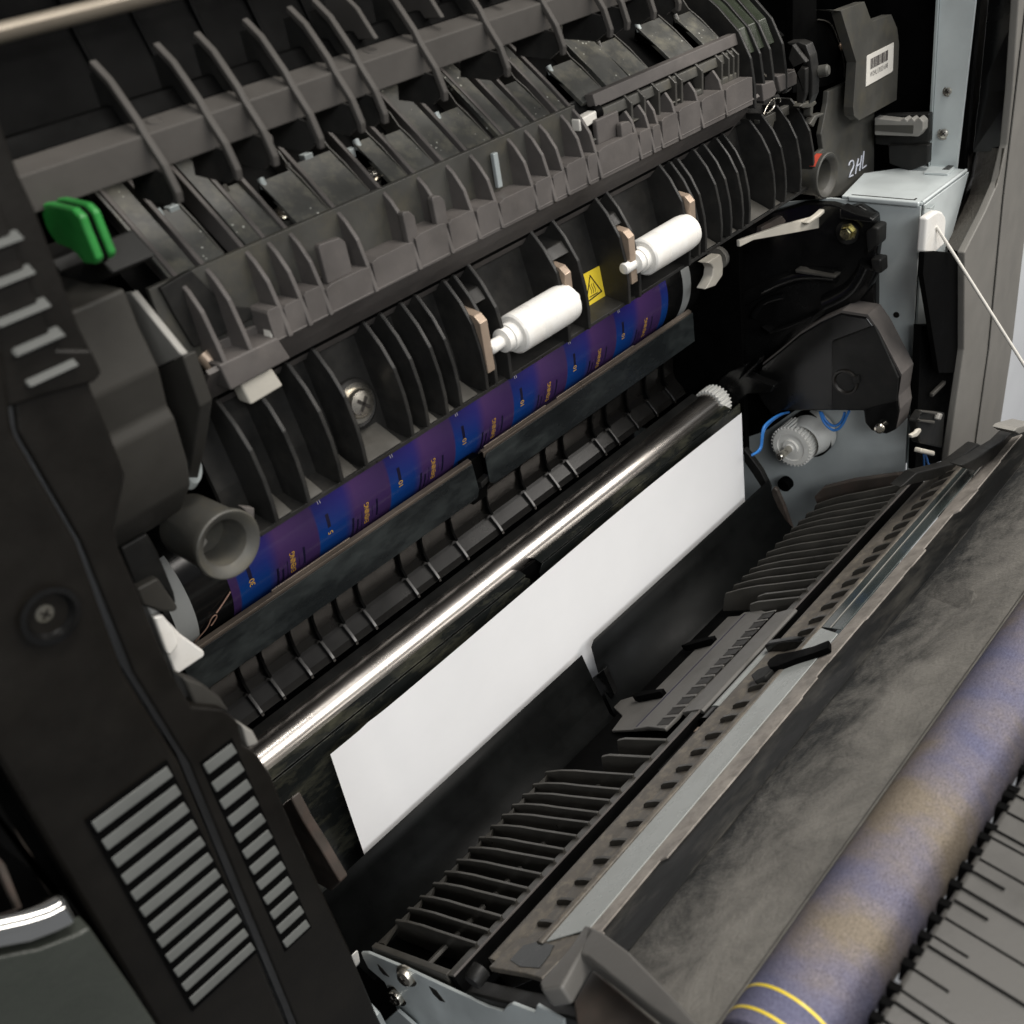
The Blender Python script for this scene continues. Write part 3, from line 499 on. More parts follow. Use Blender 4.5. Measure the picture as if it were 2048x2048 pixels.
# films, sheet of paper
lf = thing('lower_film', (0, 11, -70), 'stained black film flaps between the steel roller and the paper', 'film')
prism('film_flap', [(-182, -4.6), (-21, -4.6), (-18.5, -7), (-18.5, -95), (-182, -95)], 'y', 10.6, 11.1, M_film_s, lf, 0.1)
prism('film_flap', [(-9, -4.4), (-11.6, -8), (-11.6, -95), (164, -95), (164, -4.4)], 'y', 10.6, 11.1, M_film_s, lf, 0.1)
strip('top_edge', [(20, -4.2), (15.5, -2.8), (11.3, -4.0)], 0.5, -182, -20, M_film_s, lf, 0.1)
strip('top_edge', [(20, -4.2), (15.5, -2.8), (11.3, -4.0)], 0.5, -9, 156, M_film_s, lf, 0.1)
box('gap_plate', -22, -8, 14.5, 16, -40, -3.5, M_deep, lf, 0.3)
P = []; F = []; nx, nz = 60, 18
for j in range(nz+1):
    for i in range(nx+1):
        x = -148.5 + 297*i/nx; z = -95 + 95*j/nz
        y = 2.6*math.sin((x+40)/62.0) * (z+95)/95*0.6 - 0.0004*(z+40)**2*0.3 + 0.55*max(0, 1-abs(x+128+0.12*z)/6)
        P.append((x, y, z))
for j in range(nz):
    for i in range(nx): a = j*(nx+1)+i; F.append((a, a+1, a+nx+2, a+nx+1))
pp = tag(put('paper_sheet', mesh(P, F), M_paper, None, 0, True), 'white sheet of paper standing in the feed slot below the steel roller', 'paper')

ff = thing('front_film', (0, -15, -84), 'black film guide overlapping the bottom of the white paper', 'film')
def film_piece(x0, x1, prof, cut):
    P = []; F = []; n = len(prof)
    for (y, z), (a, b) in zip(prof, cut): P += [(x0+a, y, z), (x1+b, y, z)]
    for i in range(n-1): F.append((2*i, 2*i+1, 2*i+3, 2*i+2))
    o = put('film_flap', mesh(P, F), M_film_d, ff, 0, True); s = o.modifiers.new('thick', 'SOLIDIFY'); s.thickness = 0.00035; return o
film_piece(-178, -9.0, [(-5.6, -53.4), (-7.5, -60), (-11, -68), (-16.5, -75), (-23, -79), (-29, -80.5), (-33, -80.5)], [(0, 0), (0, 0.3), (0, 0.0), (0, -1.5), (0, -5), (0, -6), (0, -9)])
film_piece(-2.5, 164, [(-6.0, -50.5), (-6.6, -52.6), (-8.5, -60), (-12, -68), (-17, -75), (-23.5, -80.5), (-32, -83)], [(3, 0), (0, 0), (-1.0, 0), (-3, 0), (-6, 0), (-9, 0), (-10, 0)])
prism('gap_tab', [(-9.1, -67.7), (-17.2, -58.3), (-22.1, -72.3), (-14.1, -84.7)], 'x', -7.5, -4.5, M_gloss, ff, 0.2)
tag(prism('stained_bracket', [(-13.5, 7.9), (-26.9, 21.7), (-29.4, 10.9), (-34.9, -0.4), (-39.9, -13.3), (-29.9, -26.1), (-16.6, -30.0)], 'x', -180, -176, M_brownb, None, 0.8), 'brown stained bracket beside the left end of the paper slot', 'bracket')
rbk = thing('end_bracket', (168, -10, -100), 'dark brown stained bracket at the right end of the paper slot', 'bracket')
prism('wide_leg', [(6.7, -68.2), (0.7, -60.9), (-3.8, -63.3), (-6.7, -70.0), (-11.7, -81.2), (-14.5, -95.3), (4.6, -102.1), (6.2, -85.4)], 'x', 166, 169, M_brownb, rbk, 0.8)
prism('narrow_leg', [(-2.5, -66.0), (-5.7, -59.0), (-7.9, -60.0), (-12.6, -70.5), (-17.5, -84.9), (-12.3, -92.9), (-6.3, -78.0)], 'x', 170, 173, M_brownb, rbk, 0.8)
prism('slanted_arm', [(12.1, -36.4), (8.7, -39.7), (1.2, -48.7), (-4.1, -59.0), (-3.5, -64.6), (0.5, -60.9), (6.5, -52.4), (12.0, -45.4)], 'x', 168, 172, M_black, rbk, 0.6)
lathe('rubber_foot', [(-3, 0), (-3, 4.4), (1, 4.4), (2, 3.4), (2, 0)], [(190.0, -1.7, -69.4)][0], (-1, 0, 0), M_deep, rbk, 24)

# ------------------------------------------------------------------ fuser unit, lower ribbed cover
fu = thing('fuser_unit', (0, -20, 118), 'black ribbed fuser unit with two white rollers and a yellow heat warning label', 'fuser')
strip('lower_cover', [(-12, 166), (-19, 163.5), (-21.5, 150), (-24.5, 136), (-25.6, 125)], 2.2, -166, 160, M_rib, fu, 0)
box('top_lip', -164, 120, -23.5, -18.5, 161.6, 163.4, M_rib, fu, 0.5)
strip('bottom_rail', [(-25.5, 125.5), (-31, 124.6), (-35.5, 124.0), (-35.5, 122.6), (-28, 122.6)], 0.9, -163, 160, M_rib, fu, 0.2)
rp = [(-18, 163.2), (-26.5, 162.8), (-32.2, 156), (-36, 149.0), (-37.8, 140), (-38.2, 132), (-37.6, 125.0), (-24, 123), (-20, 150)]
f1 = prism('rib', rp, 'x', -0.75, 0.75, M_rib, fu, 0.35); f1.location.x = -157.4*MM
copies(f1, [x+157.4 for x in (-145.8, -132.3, -122.4, -101.9, -94.7, -86.1, -79.2, -66.7, -61.7, 62.6, 67.3, 79.7, 86.8, 96.1, 102.0, 122.5, 132.0, 145.7, 157.2)], fu)
# tall ribs that frame the two roller bays
rt = [(-18, 167), (-24.0, 166.5), (-31, 158.5), (-36, 150.0), (-37.8, 140), (-38.2, 132), (-37.6, 123.6), (-24, 121), (-20, 150)]
f2 = prism('bay_rib', rt, 'x', -0.8, 0.8, M_rib, fu, 0.35); f2.location.x = -66.7*MM
f2.location.x = -54.6*MM
copies(f2, [x+54.6 for x in (-22.5, -10.5, 14.7, 21.2, 55.3)], fu)
for (a, b) in ((-61, -55.5), (-22, -11.2), (15.5, 20.4)):
    prism('bay_bridge', [(-20, 158), (-30, 157), (-33, 153), (-20, 152)], 'x', a, b, M_rib, fu, 0.4)
for (a, b) in ((-66.0, -62.4), (-21.8, -18.4), (15.6, 19.4), (56.4, 60.0)):
    prism('spring_strip', [(-28, 153), (-36.6, 151.6), (-38.9, 149.2), (-38.6, 131), (-30, 130)], 'x', a, b, M_copper, fu, 0.3)
# wedge-shaped feet of the cover between the ribs
for a, b in ((-156, -151), (-144.5, -139), (-131, -125), (-121, -106), (-100.5, -97.5), (-93.2, -89.5), (-85, -81.5), (-77.5, -70), (68.5, 78), (88, 94), (103.5, 121), (124, 131)):
    prism('ledge', [(-25, 129.5), (-33.0, 126.2), (-36.0, 124.8), (-25, 124)], 'x', a, b, M_rail, fu, 0.2)
for a in (-117, -47, -36, 3.5, 25, 72, 108): box('slot', a, a+9, -35.85, -35.4, 122.9, 123.5, M_ink, fu, 0)
for (y, z, x0, x1) in ((-37.2, 138.4, -54.0, -19.5), (-37.2, 138.0, 21.4, 57.0)):
    g = thing('guide_roller', (x0, y, z), '', ''); del g['label'], g['category']; attach(g, fu)
    L_ = x1-x0
    lathe('sleeve', [(3.5, 4.6), (3.5, 6.6), (4.2, 7.2), (L_*0.36, 7.25), (L_*0.37, 7.05), (L_*0.38, 7.25), (L_-5, 7.25), (L_-4.8, 7.0), (L_-4.4, 7.2), (L_-1.4, 6.9), (L_, 5.2), (L_, 2)], (x0, y, z), (1, 0, 0), M_white, g, 48)
    lathe('collar', [(-2.5, 2.2), (-2.0, 4.2), (0.5, 4.4), (0.6, 4.9), (3.6, 4.9)], (x0, y, z), (1, 0, 0), M_white, g, 36)
    lathe('axle', [(-8.6, 0), (-8.4, 1.9), (-7.6, 2.4), (-3, 2.3), (0, 2.2), (L_, 2.2), (L_+3.6, 2.2), (L_+4.4, 1.5), (L_+4.5, 0)], (x0, y, z), (1, 0, 0), M_white, g, 24)
# yellow heat label
lab = [(-0.4, 137.3), (1.1, 137.8), (13.4, 137.5), (14.8, 136.6), (14.9, 124.9), (13.8, 124.1), (1.2, 125.2), (0.3, 126.3)]
lz = lambda z: -24.2 - (138-z)*0.105
P = [(x, lz(z)-0.75, z) for x, z in lab]; n = len(P); P += [(x, y+0.2, z) for x, y, z in P]
wl = put('warning_label', mesh(P, [tuple(range(n)), tuple(range(n, 2*n))] + [(i, (i+1) % n, n+(i+1) % n, n+i) for i in range(n)]), M_yellow, fu, 0, label='yellow square label with a black hot surface triangle')
def onlab(pts, dy=0.95): return [(x, lz(z)-dy, z) for x, z in pts]
tri = [(7.4, 136.0), (12.2, 127.9), (2.3, 127.0)]
def bar(name, a, b, w, parent):
    a = Vector((a[0], a[1])); b = Vector((b[0], b[1])); d = (b-a).normalized(); a -= d*w*0.4; b += d*w*0.4; nrm = Vector((-d.y, d.x))*w/2
    q = [a+nrm, b+nrm, b-nrm, a-nrm]; Q = [(p.x, lz(p.y)-0.80, p.y) for p in q] + [(p.x, lz(p.y)-0.72, p.y) for p in q]
    return put(name, mesh(Q, [(0, 1, 2, 3), (4, 5, 6, 7), (0, 1, 5, 4), (1, 2, 6, 5), (2, 3, 7, 6), (3, 0, 4, 7)]), M_ink, parent)
for i in range(3): bar('triangle_side', tri[i], tri[(i+1) % 3], 0.55, wl)
cxm = sum(p[0] for p in tri)/3; czm = sum(p[1] for p in tri)/3
for k in range(3):
    pts = [(cxm-1.0+k*1.15+0.28*math.sin(t*5.5), czm-1.2+t*3.6) for t in [i/5 for i in range(6)]]
    for i in range(5): bar('heat_wave', pts[i], pts[i+1], 0.3, wl)
bar('base_line', (cxm-2.4, czm-2.0), (cxm+2.6, czm-2.0), 0.38, wl)
bar('small_print', (lab[0][0]+1.0, lab[0][1]-0.8), (lab[0][0]+2.6, lab[0][1]-0.7), 0.3, wl)
# big countersunk screw
sp = [(-111.6, -27.0, 139.2)][0]
lathe('screw_boss', [(-2.5, 9.0), (0.0, 8.4), (1.0, 7.2), (0.6, 6.2), (-0.5, 5.6), (-0.5, 0)], (sp[0], -24.4, sp[2]-1), (0, -1, 0.1), M_rib, fu, 40)
screw('screw', (sp[0], -26.2, sp[2]), (0, -1, 0.15), 4.9, fu)
# end knobs
def knob(c, mat):
    k = lathe('end_knob', [(-20, 9.2), (-3.0, 9.4), (-1.0, 10.2), (0.6, 10.2), (1.0, 9.8), (0.8, 9.0), (-1.2, 6.9), (-3.0, 6.5), (-12, 6.2), (-12, 0)], c, (0, -1, 0), mat, fu, 56)
    return k
kl = knob((-175.5, -40, 129.5), M_grey); kr = knob((164.5, -40, 127.0), M_grey)
prism('knob_vane', [(-182, 130), (-177, 134), (-176, 127), (-181, 124)], 'y', -29.5, -27.5, M_handle_l, kl, 0.3)
prism('knob_flag', [(-167, 136.5), (-163.5, 134), (-165, 130)], 'y', -38.5, -36, M_lip, kl, 0.3)
P = []; F = []
for i in range(9):
    a = math.radians(98 + i*5.5)
    for t in (-39.0, -36.0): P.append((164.5 + 10.28*math.cos(a), t, 127 + 10.28*math.sin(a)))
for i in range(8): F.append((2*i, 2*i+1, 2*i+3, 2*i+2))
put('red_mark', mesh(P, F), M_red, kr)
lathe('left_bushing', [(0, 0), (0, 4.0), (1.5, 5.6), (6, 5.6)], [(-172.3, -30.0, 149.4)][0], (-0.5, 0.8, 0), M_steel_d, fu, 28)

# ------------------------------------------------------------------ fuser unit, upper part
strip('slot_band', [(-22, 159), (-26.4, 164.0), (-32, 169.4), (-37.8, 175.4)], -1.5, -163, 112, M_lip, fu, 0)
strip('band_groove', [(-24.4, 162.2), (-25.9, 163.9)], 0.4, -160, 110, M_deep, fu, 0)
X2 = [-136.0, -128.6, -121.0, -103.0, -85.0, -70.7, -58.1, -47.4, -29.6, -20.5, -13.2, -1.6, 4.6, 28.9, 37.0, 43.0, 54.3, 69.6, 86.7]
rib2 = [(-30, 176.5), (-38.6, 174.9), (-37.2, 182), (-35.0, 190.5), (-31.5, 195.5), (-26.8, 199.8), (-19.3, 206.6), (-4.6, 218.9), (6, 227), (6, 219), (-10, 205), (-24, 194)]
r2 = prism('curved_rib', rib2, 'x', -0.75, 0.75, M_lip, fu, 0.35); r2.location.x = X2[0]*MM
copies(r2, [x-X2[0] for x in X2[1:] if x < 6], fu)
rib3 = [(-30, 176.5), (-38.6, 174.3), (-37.2, 181), (-35.2, 188), (-32.5, 191.5), (-29, 189), (-28, 182)]
r3 = prism('short_rib', rib3, 'x', -0.7, 0.7, M_lip, fu, 0.3); r3.location.x = 28.9*MM
copies(r3, [x-28.9 for x in (37.0, 43.0, 54.3, 69.6, 86.7)], fu)
edges = [-141.5] + X2 + [107.5]
for a, b in zip(edges[:-1], edges[1:]):
    w = b-a; h = 184.2 + random.uniform(-1.3, 0.8)
    if w < 2: continue
    # lip panel with a shallow scoop cut into its top
    top = [(a+0.6, h-0.6)] + [(a+0.6+(w-1.2)*t, h+0.35*math.sin(math.pi*t)) for t in (0.15, 0.85)] + [(b-0.6, h-0.4)]
    prism('lip_panel', [(a+0.6, 175.0-0.01*(a+140)*0.6), (b-0.6, 175.0-0.01*(b+140)*0.6)] + top[::-1], 'y', -37.6, -29, M_lip, fu, 0.18)
for (a, b, zt) in ((-118.5, -109, 194.5), (-86.5, -82, 193), (-74, -69, 193.5), (20.5, 27, 189.5)):
    prism('raised_tab', [(a, 183), (b, 183), (b, zt-2.5), (b-1.5, zt-0.6), (a+0.6, zt), (a, zt-0.8)], 'y', -36.6, -34.2, M_lip, fu, 0.4)
box('rear_wall', -166.5, 6, -28.6, -26.6, 176, 199.3, M_grey, fu, 0.3)  # same plastic as the lip; the darker grey paints in its shade
box('rear_wall', 6, 108, -24, -22, 176, 199.0, M_rib, fu, 0.5)
strip('pit_floor', [(-27, 190), (-6, 207), (12, 222)], 1.0, -166, 150, M_deep, fu, 0)
full = [*[(-159.8, 198.5), (-150.4, 199.4)], *[(-134.9, 200.0), (-128.6, 200.3)], *[(-58.8, 199.7), (-49.2, 200.0)], *[(-32.0, 198.2), (-22.7, 199.1)], *[(-21.0, 198.7), (-14.9, 198.8)], *[(-2.6, 197.8), (3.8, 197.7)], *[(27.6, 197.1), (41.9, 196.6)]]
half = [*[(-149.4, 199.8), (-140.9, 199.9)], *[(-128.0, 200.3), (-121.0, 200.2)], *[(-116.8, 199.3), (-104.0, 199.2)], *[(-105.8, 200.3), (-87.8, 200.8)], *[(-79.9, 199.5), (-72.3, 199.6)], *[(-70.9, 198.9), (-60.4, 199.6)], *[(-46.3, 200.0), (-34.2, 200.0)], *[(-14.6, 198.1), (-4.0, 198.2)], *[(11.7, 196.5), (26.4, 196.4)], *[(42.5, 196.8), (55.0, 195.7)], *[(68.5, 195.4), (85.3, 195.4)], *[(91.6, 195.9), (103.7, 195.9)]]
for i in range(0, len(full), 2):
    a, b = full[i][0]+0.5, full[i+1][0]-0.5
    strip('top_bar', [(-27.4, 198.6), (-19.6, 205.6), (-4.8, 217.9), (6, 226)], -2.0, a, b, M_top, fu, 0.2)
for i in range(0, len(half), 2):
    a, b = half[i][0]+0.5, half[i+1][0]-0.5; e = random.uniform(0, 3.5)
    strip('step_plate', [(-27.2, 198.2), (-19.6, 204.4), (-13.5+e, 209+e*0.8), (-12+e, 205+e*0.5)], -1.6, a, b, M_top, fu, 0.2)
    lathe('corner_post', [(0, 0), (0, 1.1), (3, 1.3)], (a+1.2, -13+e, 209.6+e*0.8), (0, -0.4, -1), M_steel_d if i % 4 == 0 else M_rail, fu, 14)
    prism('thin_web', [(-26, 199.2), (-17, 207.3), (-13+e, 210+e*0.8), (-10+e, 214+e*0.8), (0, 219), (0, 210), (-20, 200)], 'x', b-0.3, b+0.4, M_rail, fu, 0.15)
for p, a in (([(-115.1, -20.0, 201.7)][0], (-0.1, -0.5, 1)), ([(-81.3, -20.0, 201.9)][0], (-0.1, -0.5, 1))):
    screw('screw', p, a, 2.2, fu); lathe('screw_post', [(-8, 3), (-1.3, 3)], p, a, M_rail, fu, 18)
for p in ([(-143.5, -12.0, 210.2)][0], [(-96.5, -12.0, 210.3)][0], [(-80.0, -12.0, 207.1)][0]):
    box('steel_tab', p[0]-1.6, p[0]+1.6, p[1], p[1]+3, p[2]-1.4, p[2]+1.4, M_steel_d, fu, 0.3)
tbx = [(-39.0, 196.0), (-38.6, 184.8)]; box('sensor_tab', tbx[0][0]-0.6, tbx[0][0]+1.6, -31, -29.4, tbx[1][1], tbx[0][1], M_steel_d, fu, 0.3)
wp = [(8.9, -28.0, 193.6)][0]
prism('white_connector', [(wp[0]-5.5, wp[2]-2.6), (wp[0]+4.6, wp[2]-1.4), (wp[0]+4.6, wp[2]+2.0), (wp[0]-5.5, wp[2]+1.5)], 'y', -32, -28, M_sticker, fu, 0.5)
lathe('connector_plug', [(0, 0), (0, 2.6), (3.2, 2.6), (3.6, 2.0), (3.6, 0)], (wp[0]+4.4, -30, wp[2]+0.5), (1, 0, 0.1), M_deep, fu, 20)
# rail and hooks on the right half
ra = [(14.6, 197.2), (113.7, 195.6)]
prism('top_rail', [(-31, 196.2), (-27, 196.2), (-26, 200.4), (-30, 200.6)], 'x', ra[0][0], ra[1][0], M_lip, fu, 0.4)
prism('under_rail', [(-31.8, 191.5), (-28, 192), (-28, 195), (-31.0, 195.2)], 'x', ra[0][0]-1, ra[1][0]-8, M_grey, fu, 0.5)
box('rail_plate', ra[0][0]-4, ra[0][0]+9, -33.6, -31.4, 184.5, 193.0, M_lip, fu, 0.5)
for x in (32, 40, 49, 60, 64, 78, 92, 97, 100.5, 104):
    prism('hook', [(-33.5, 193.5), (-30, 196.5), (-29, 190), (-31.5, 182), (-33, 183.5)], 'x', x-0.6, x+0.6, M_rail, fu, 0.25)
for a, b in ((8, 20), (29.8, 36.4), (56, 63), (71, 78), (88, 103)):
    box('pocket_floor', a, b, -33, -24, 184.5 + random.uniform(-0.5, 1.8), 187, M_grey, fu, 0.5)
# right end: curved ribs, end lip pieces, end frame
r4p = [(-30, 172), (-38, 171.5), (-38.0, 180), (-36.5, 191), (-31.5, 201), (-22, 210.5), (-4, 224), (6, 231), (6, 222), (-12, 206), (-26, 195)]
r4 = prism('end_rib', r4p, 'x', -0.8, 0.8, M_rib, fu, 0.4); r4.location.x = 108.5*MM
copies(r4, [7.5, 15, 24.5], fu)
prism('end_lip', [(113.6, 179.7), (123.1, 179.0), (125.4, 174.1), (123.3, 172.5), (114.6, 172.5)], 'y', -38, -28, M_lip, fu, 0.5)
prism('end_lip', [(125.6, 180.0), (144.1, 178.5), (146.7, 172.6), (128.4, 172.9)], 'y', -38, -28, M_lip, fu, 0.6)
strip('end_cover', [(-34, 192), (-30, 201.5), (-21, 210), (-3, 223.5), (6, 230)], -1.2, 109.5, 131, M_green_sheen, fu, 0.3)
prism('end_frame', [(-36.5, 190.8), (-42.2, 190.9), (-45.5, 189.8), (-47.4, 185.4), (-48.6, 178.1), (-48.4, 169.8), (-46.5, 165.9), (-46.5, 171.4), (-45.5, 183.8), (-44.1, 187.8), (-37.4, 189.9)], 'x', 136, 142, M_rib, fu, 0.5)
prism('end_plate', [(-41.4, 191.0), (-47.9, 183.8), (-43.7, 182.2), (-47.5, 181.4), (-47.4, 171.5), (-46.0, 167.3), (-43.1, 168.1), (-43.2, 179.7), (-39.4, 185.4)], 'x', 132, 135, M_rib, fu, 0.5)
lathe('end_peg', [(0, 0), (0, 2.4), (3.4, 2.4), (4.2, 1.8), (4.2, 0)], [(142.0, -48.3, 178.0)][0], (0.2, -1, 0.1), M_grey, fu, 22)
prism('end_bracket', [(130.5, 160.5), (163.7, 160.0), (165.6, 155.6), (143.5, 156.1), (141.6, 153.0), (136.3, 153.6), (132.0, 156.1)], 'y', -26, -23, M_grey, fu, 0.5)
prism('end_bracket', [(139.8, 154.4), (148.7, 154.2), (148.5, 148.3), (168.2, 152.1), (169.1, 142.0), (141.2, 145.8)], 'y', -24, -21, M_rib, fu, 0.4)
prism('end_finger', [(148.0, 161.8), (150.3, 162.5), (162.3, 160.8), (163.7, 159.1), (160.4, 158.6), (159.5, 153.9), (157.6, 155.3), (157.6, 158.8), (151.1, 160.3)], 'y', -36, -32, M_grey, fu, 0.6)
prism('end_finger', [(158.5, 151.4), (164.1, 153.9), (171.8, 153.0), (172.3, 151.8), (166.0, 152.1), (162.2, 149.0)], 'y', -35, -31, M_grey, fu, 0.6)
for q in ([(117.2, -36.0, 183.8), (120.4, -36.0, 181.3)], [(116.4, -38.0, 167.4), (124.4, -38.0, 167.4), (124.0, -38.0, 169.4), (122.0, -38.0, 171.6)], [(117.7, -36.0, 166.6), (121.6, -36.0, 170.8), (125.4, -36.0, 170.7), (132.2, -36.0, 170.4), (131.3, -36.0, 168.1)]): tube('wire_spring', q, 0.35, M_screw, fu)
for k in range(6): tube('wire_loom', [[(134.4, -35.0, 171.3), (142.3, -35.0, 171.1)][0], [(136.1, -36.0, 170.3)][0], [(134.4, -35.0, 171.3), (142.3, -35.0, 171.1)][1]] if k == 0 else [(122+2.4*k, -34, 176.5-0.4*k), (122.4+2.4*k, -36, 174-0.4*k), (123+2.4*k, -33, 172.5-0.4*k)], 0.4, M_rail, fu)
# left end piece and white connectors
prism('end_lip', [(-159.8, 176.9), (-140.4, 176.5), (-138.1, 169.1), (-158.8, 168.9)], 'y', -38.5, -28, M_lip, fu, 0.6)
prism('end_floor', [(-156.0, 179.4), (-137.6, 178.7), (-134.4, 171.8), (-154.7, 172.8)], 'y', -30, -28, M_lip, fu, 0.4)
prism('end_pocket', [(-164.0, 198.8), (-154.2, 199.9), (-147.4, 187.1), (-140.7, 183.9), (-140.5, 181.1), (-149.2, 180.5), (-160.4, 180.7), (-162.7, 190.9)], 'y', -30, -28, M_rib, fu, 0.3)
for x in (-157.5, -149): 
    c = r2.copy(); col.objects.link(c); c.location = Vector((x*MM, 0, 0)); c.parent = fu; c.matrix_parent_inverse = r2.matrix_parent_inverse.copy()
prism('white_plug', [(-152.7, 167.3), (-141.5, 166.7), (-139.6, 160.1), (-151.5, 159.6)], 'y', -33, -27, M_cream, fu, 0.8)
prism('white_plug', [(-140.6, 180.0), (-139.6, 177.5), (-140.3, 174.5), (-141.3, 176.1)], 'y', -37, -33, M_sticker, fu, 0.5)
lathe('brass_bush', [(0, 0), (0, 2.2), (5, 2.6), (6, 2.0), (6, 0)], [(-158.9, -30.0, 178.2)][0], (0.3, -0.6, -1), M_copper, fu, 22)
# left carrying handle of the fuser
hp = [(-12.0, 200.9), (-50.3, 208.8), (-50.6, 199.8), (-52.9, 189.6), (-50.2, 178.8), (-51.5, 175.7), (-49.6, 162.8), (-46.6, 154.9), (-35.9, 144.1), (-19.2, 133.8)]
hb = [(y, z) for y, z in hp]
prism('handle', hb[1:] + [(10, hb[-1][1]), (10, hb[1][1])], 'x', -207, -182, M_handle, fu, 1.0)
hq = [(-32.8, 202.2), (-38.9, 203.6), (-52.7, 190.3), (-53.7, 189.9), (-35.3, 182.4), (-36.6, 191.1), (-34.1, 192.6), (-32.4, 194.0)]
prism('handle_wedge', hq, 'x', -176, -174, M_handle_l, fu, 0.5)
prism('cheek', [(-35.1, 182.1), (-53.5, 189.7), (-53.2, 175.9), (-43.3, 162.7), (-28.6, 144.9), (-33.8, 167.4), (-32.4, 170.8)], 'x', -176, -172, M_handle, fu, 0.6)
strip('left_end_wall', [(15, 200), (14, 160), (14, 120)], 2, -215, -166, M_deep, fu, 0)

# green release lever at the top left
gr = thing('release_lever', (-176, -26, 205), 'bright green plastic release lever at the left end of the fuser', 'lever')
go = [(-43.2, 230.1), (-48.0, 230.8), (-58.3, 230.5), (-60.6, 229.0), (-60.6, 226.5), (-61.1, 219.9), (-59.5, 218.6), (-54.2, 218.1), (-51.8, 220.2), (-50.6, 220.8), (-44.3, 221.3), (-42.7, 223.5), (-42.1, 225.3)]
prism('lever_plate', go, 'x', -190.6, -188.6, M_green, gr, 0.9, seg=3)
prism('lever_plate', [(y, z) for y, z in go], 'x', -187.4, -185.6, M_green, gr, 0.8, seg=3)
prism('web', [(y*0.97-0.8, z-0.5) for y, z in go], 'x', -188.7, -187.3, M_deep, gr, 0)
lb = thing('lever_base', (-176, -30, 196), 'black moulded base under the green release lever', 'bracket')
prism('base_block', [(-7.4, 212.9), (-19.5, 212.4), (-22.7, 209.3), (-33.4, 210.4), (-43.6, 218.6), (-51.1, 213.1), (-34.7, 207.4), (-19.1, 203.4), (-7.6, 209.6)], 'x', -184, -172, M_black, lb, 0.8)

# ------------------------------------------------------------------ paper exit guide above the fuser
ex = thing('exit_guide', (0, -40, 222), 'matt black exit guide bar with a row of hanging curved fins above the fuser', 'paper guide')
prism('bar', [(-45.2, 229.0), (-45.4, 237.0), (-36.5, 239.6), (-36, 229)], 'x', -215, 60, M_beam, ex, 0.4)
prism('rear_step', [(-38.4, 239.1), (-35.5, 243.2), (-33, 243.4), (-33, 238)], 'x', -215, 60, M_deep, ex, 0.4)
fin = [(-50.2, 222.2), (-51.6, 222.0), (-52.2, 224.5), (-50.3, 230.6), (-46.0, 237.2), (-44.4, 240.6), (-38.3, 248.8), (-33, 253), (-32.2, 251.6), (-37.4, 247.2), (-43.0, 239.6), (-44.4, 236.2), (-48.8, 229.8), (-50.4, 224.6)]
fo = prism('fin', fin, 'x', -0.9, 0.9, M_beam, ex, 0.3); fo.location.x = -162.5*MM
fw = prism('fin_web', [(-45.0, 229.5), (-49.0, 228.6), (-50.6, 223.6), (-46, 221), (-32, 222), (-34, 231)], 'x', -0.4, 0.4, M_rib, ex, 0); fw.location.x = -162.5*MM
fu_ = prism('fin_web', [(-44, 239.2), (-38.4, 246.8), (-34, 250.6), (-30, 250), (-30, 240)], 'x', -0.4, 0.4, M_rib, ex, 0); fu_.location.x = -162.5*MM
copies(fo, [x+162.5 for x in (-145.8, -134.3, -120.3, -106.2, -97.4, -75.0, -49.2, -22.8, 0.2, 10.5, 24.5, 39.0)], ex)
for w_ in (fw, fu_): copies(w_, [x+162.5 for x in (-145.8, -134.3, -120.3, -106.2, -97.4, -75.0, -49.2, -22.8, 0.2, 10.5, 24.5, 39.0)], ex)
for x in (-88.2, -63, -37, -12):
    prism('upper_fin', [(-43.6, 241.0), (-38.3, 248.8), (-33, 253), (-26, 254), (-26, 241)], 'x', x-0.8, x+0.8, M_beam, ex, 0.4)
for p in ([(-157.6, -45.8, 239.9)][0], [(-90.0, -45.8, 239.3)][0]):
    lathe('sink_mark', [(0.12, 0), (0.1, 1.4), (0.25, 1.6), (0.2, 2.0), (-0.3, 2.2)], (p[0]+1, -41.0, 238.35), (0, -0.28, 0.96), M_beam, ex, 20)
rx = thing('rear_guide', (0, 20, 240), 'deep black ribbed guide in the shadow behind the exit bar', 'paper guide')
strip('back_plate', [(-10, 236), (-2, 255), (4, 275), (6, 330)], 2, -215, 150, M_deep, rx, 0)  # near-black colour deepens the shadow that falls on this guide
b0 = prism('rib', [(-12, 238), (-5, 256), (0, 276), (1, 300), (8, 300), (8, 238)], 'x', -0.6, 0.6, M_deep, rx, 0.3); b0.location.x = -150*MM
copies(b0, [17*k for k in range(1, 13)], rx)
strip('ledge', [(-3, 262), (-9, 263.5)], 1.5, -200, 60, M_deep, rx, 0.3)
tr = tag(prism('tray_edge', [(-73, 264.5), (-70, 263.2), (-68, 264.6), (-69.4, 267), (-72.4, 267)], 'x', -230, 20, M_haze, None, 1.5), 'out of focus beige metal edge along the top left corner', 'tray edge')

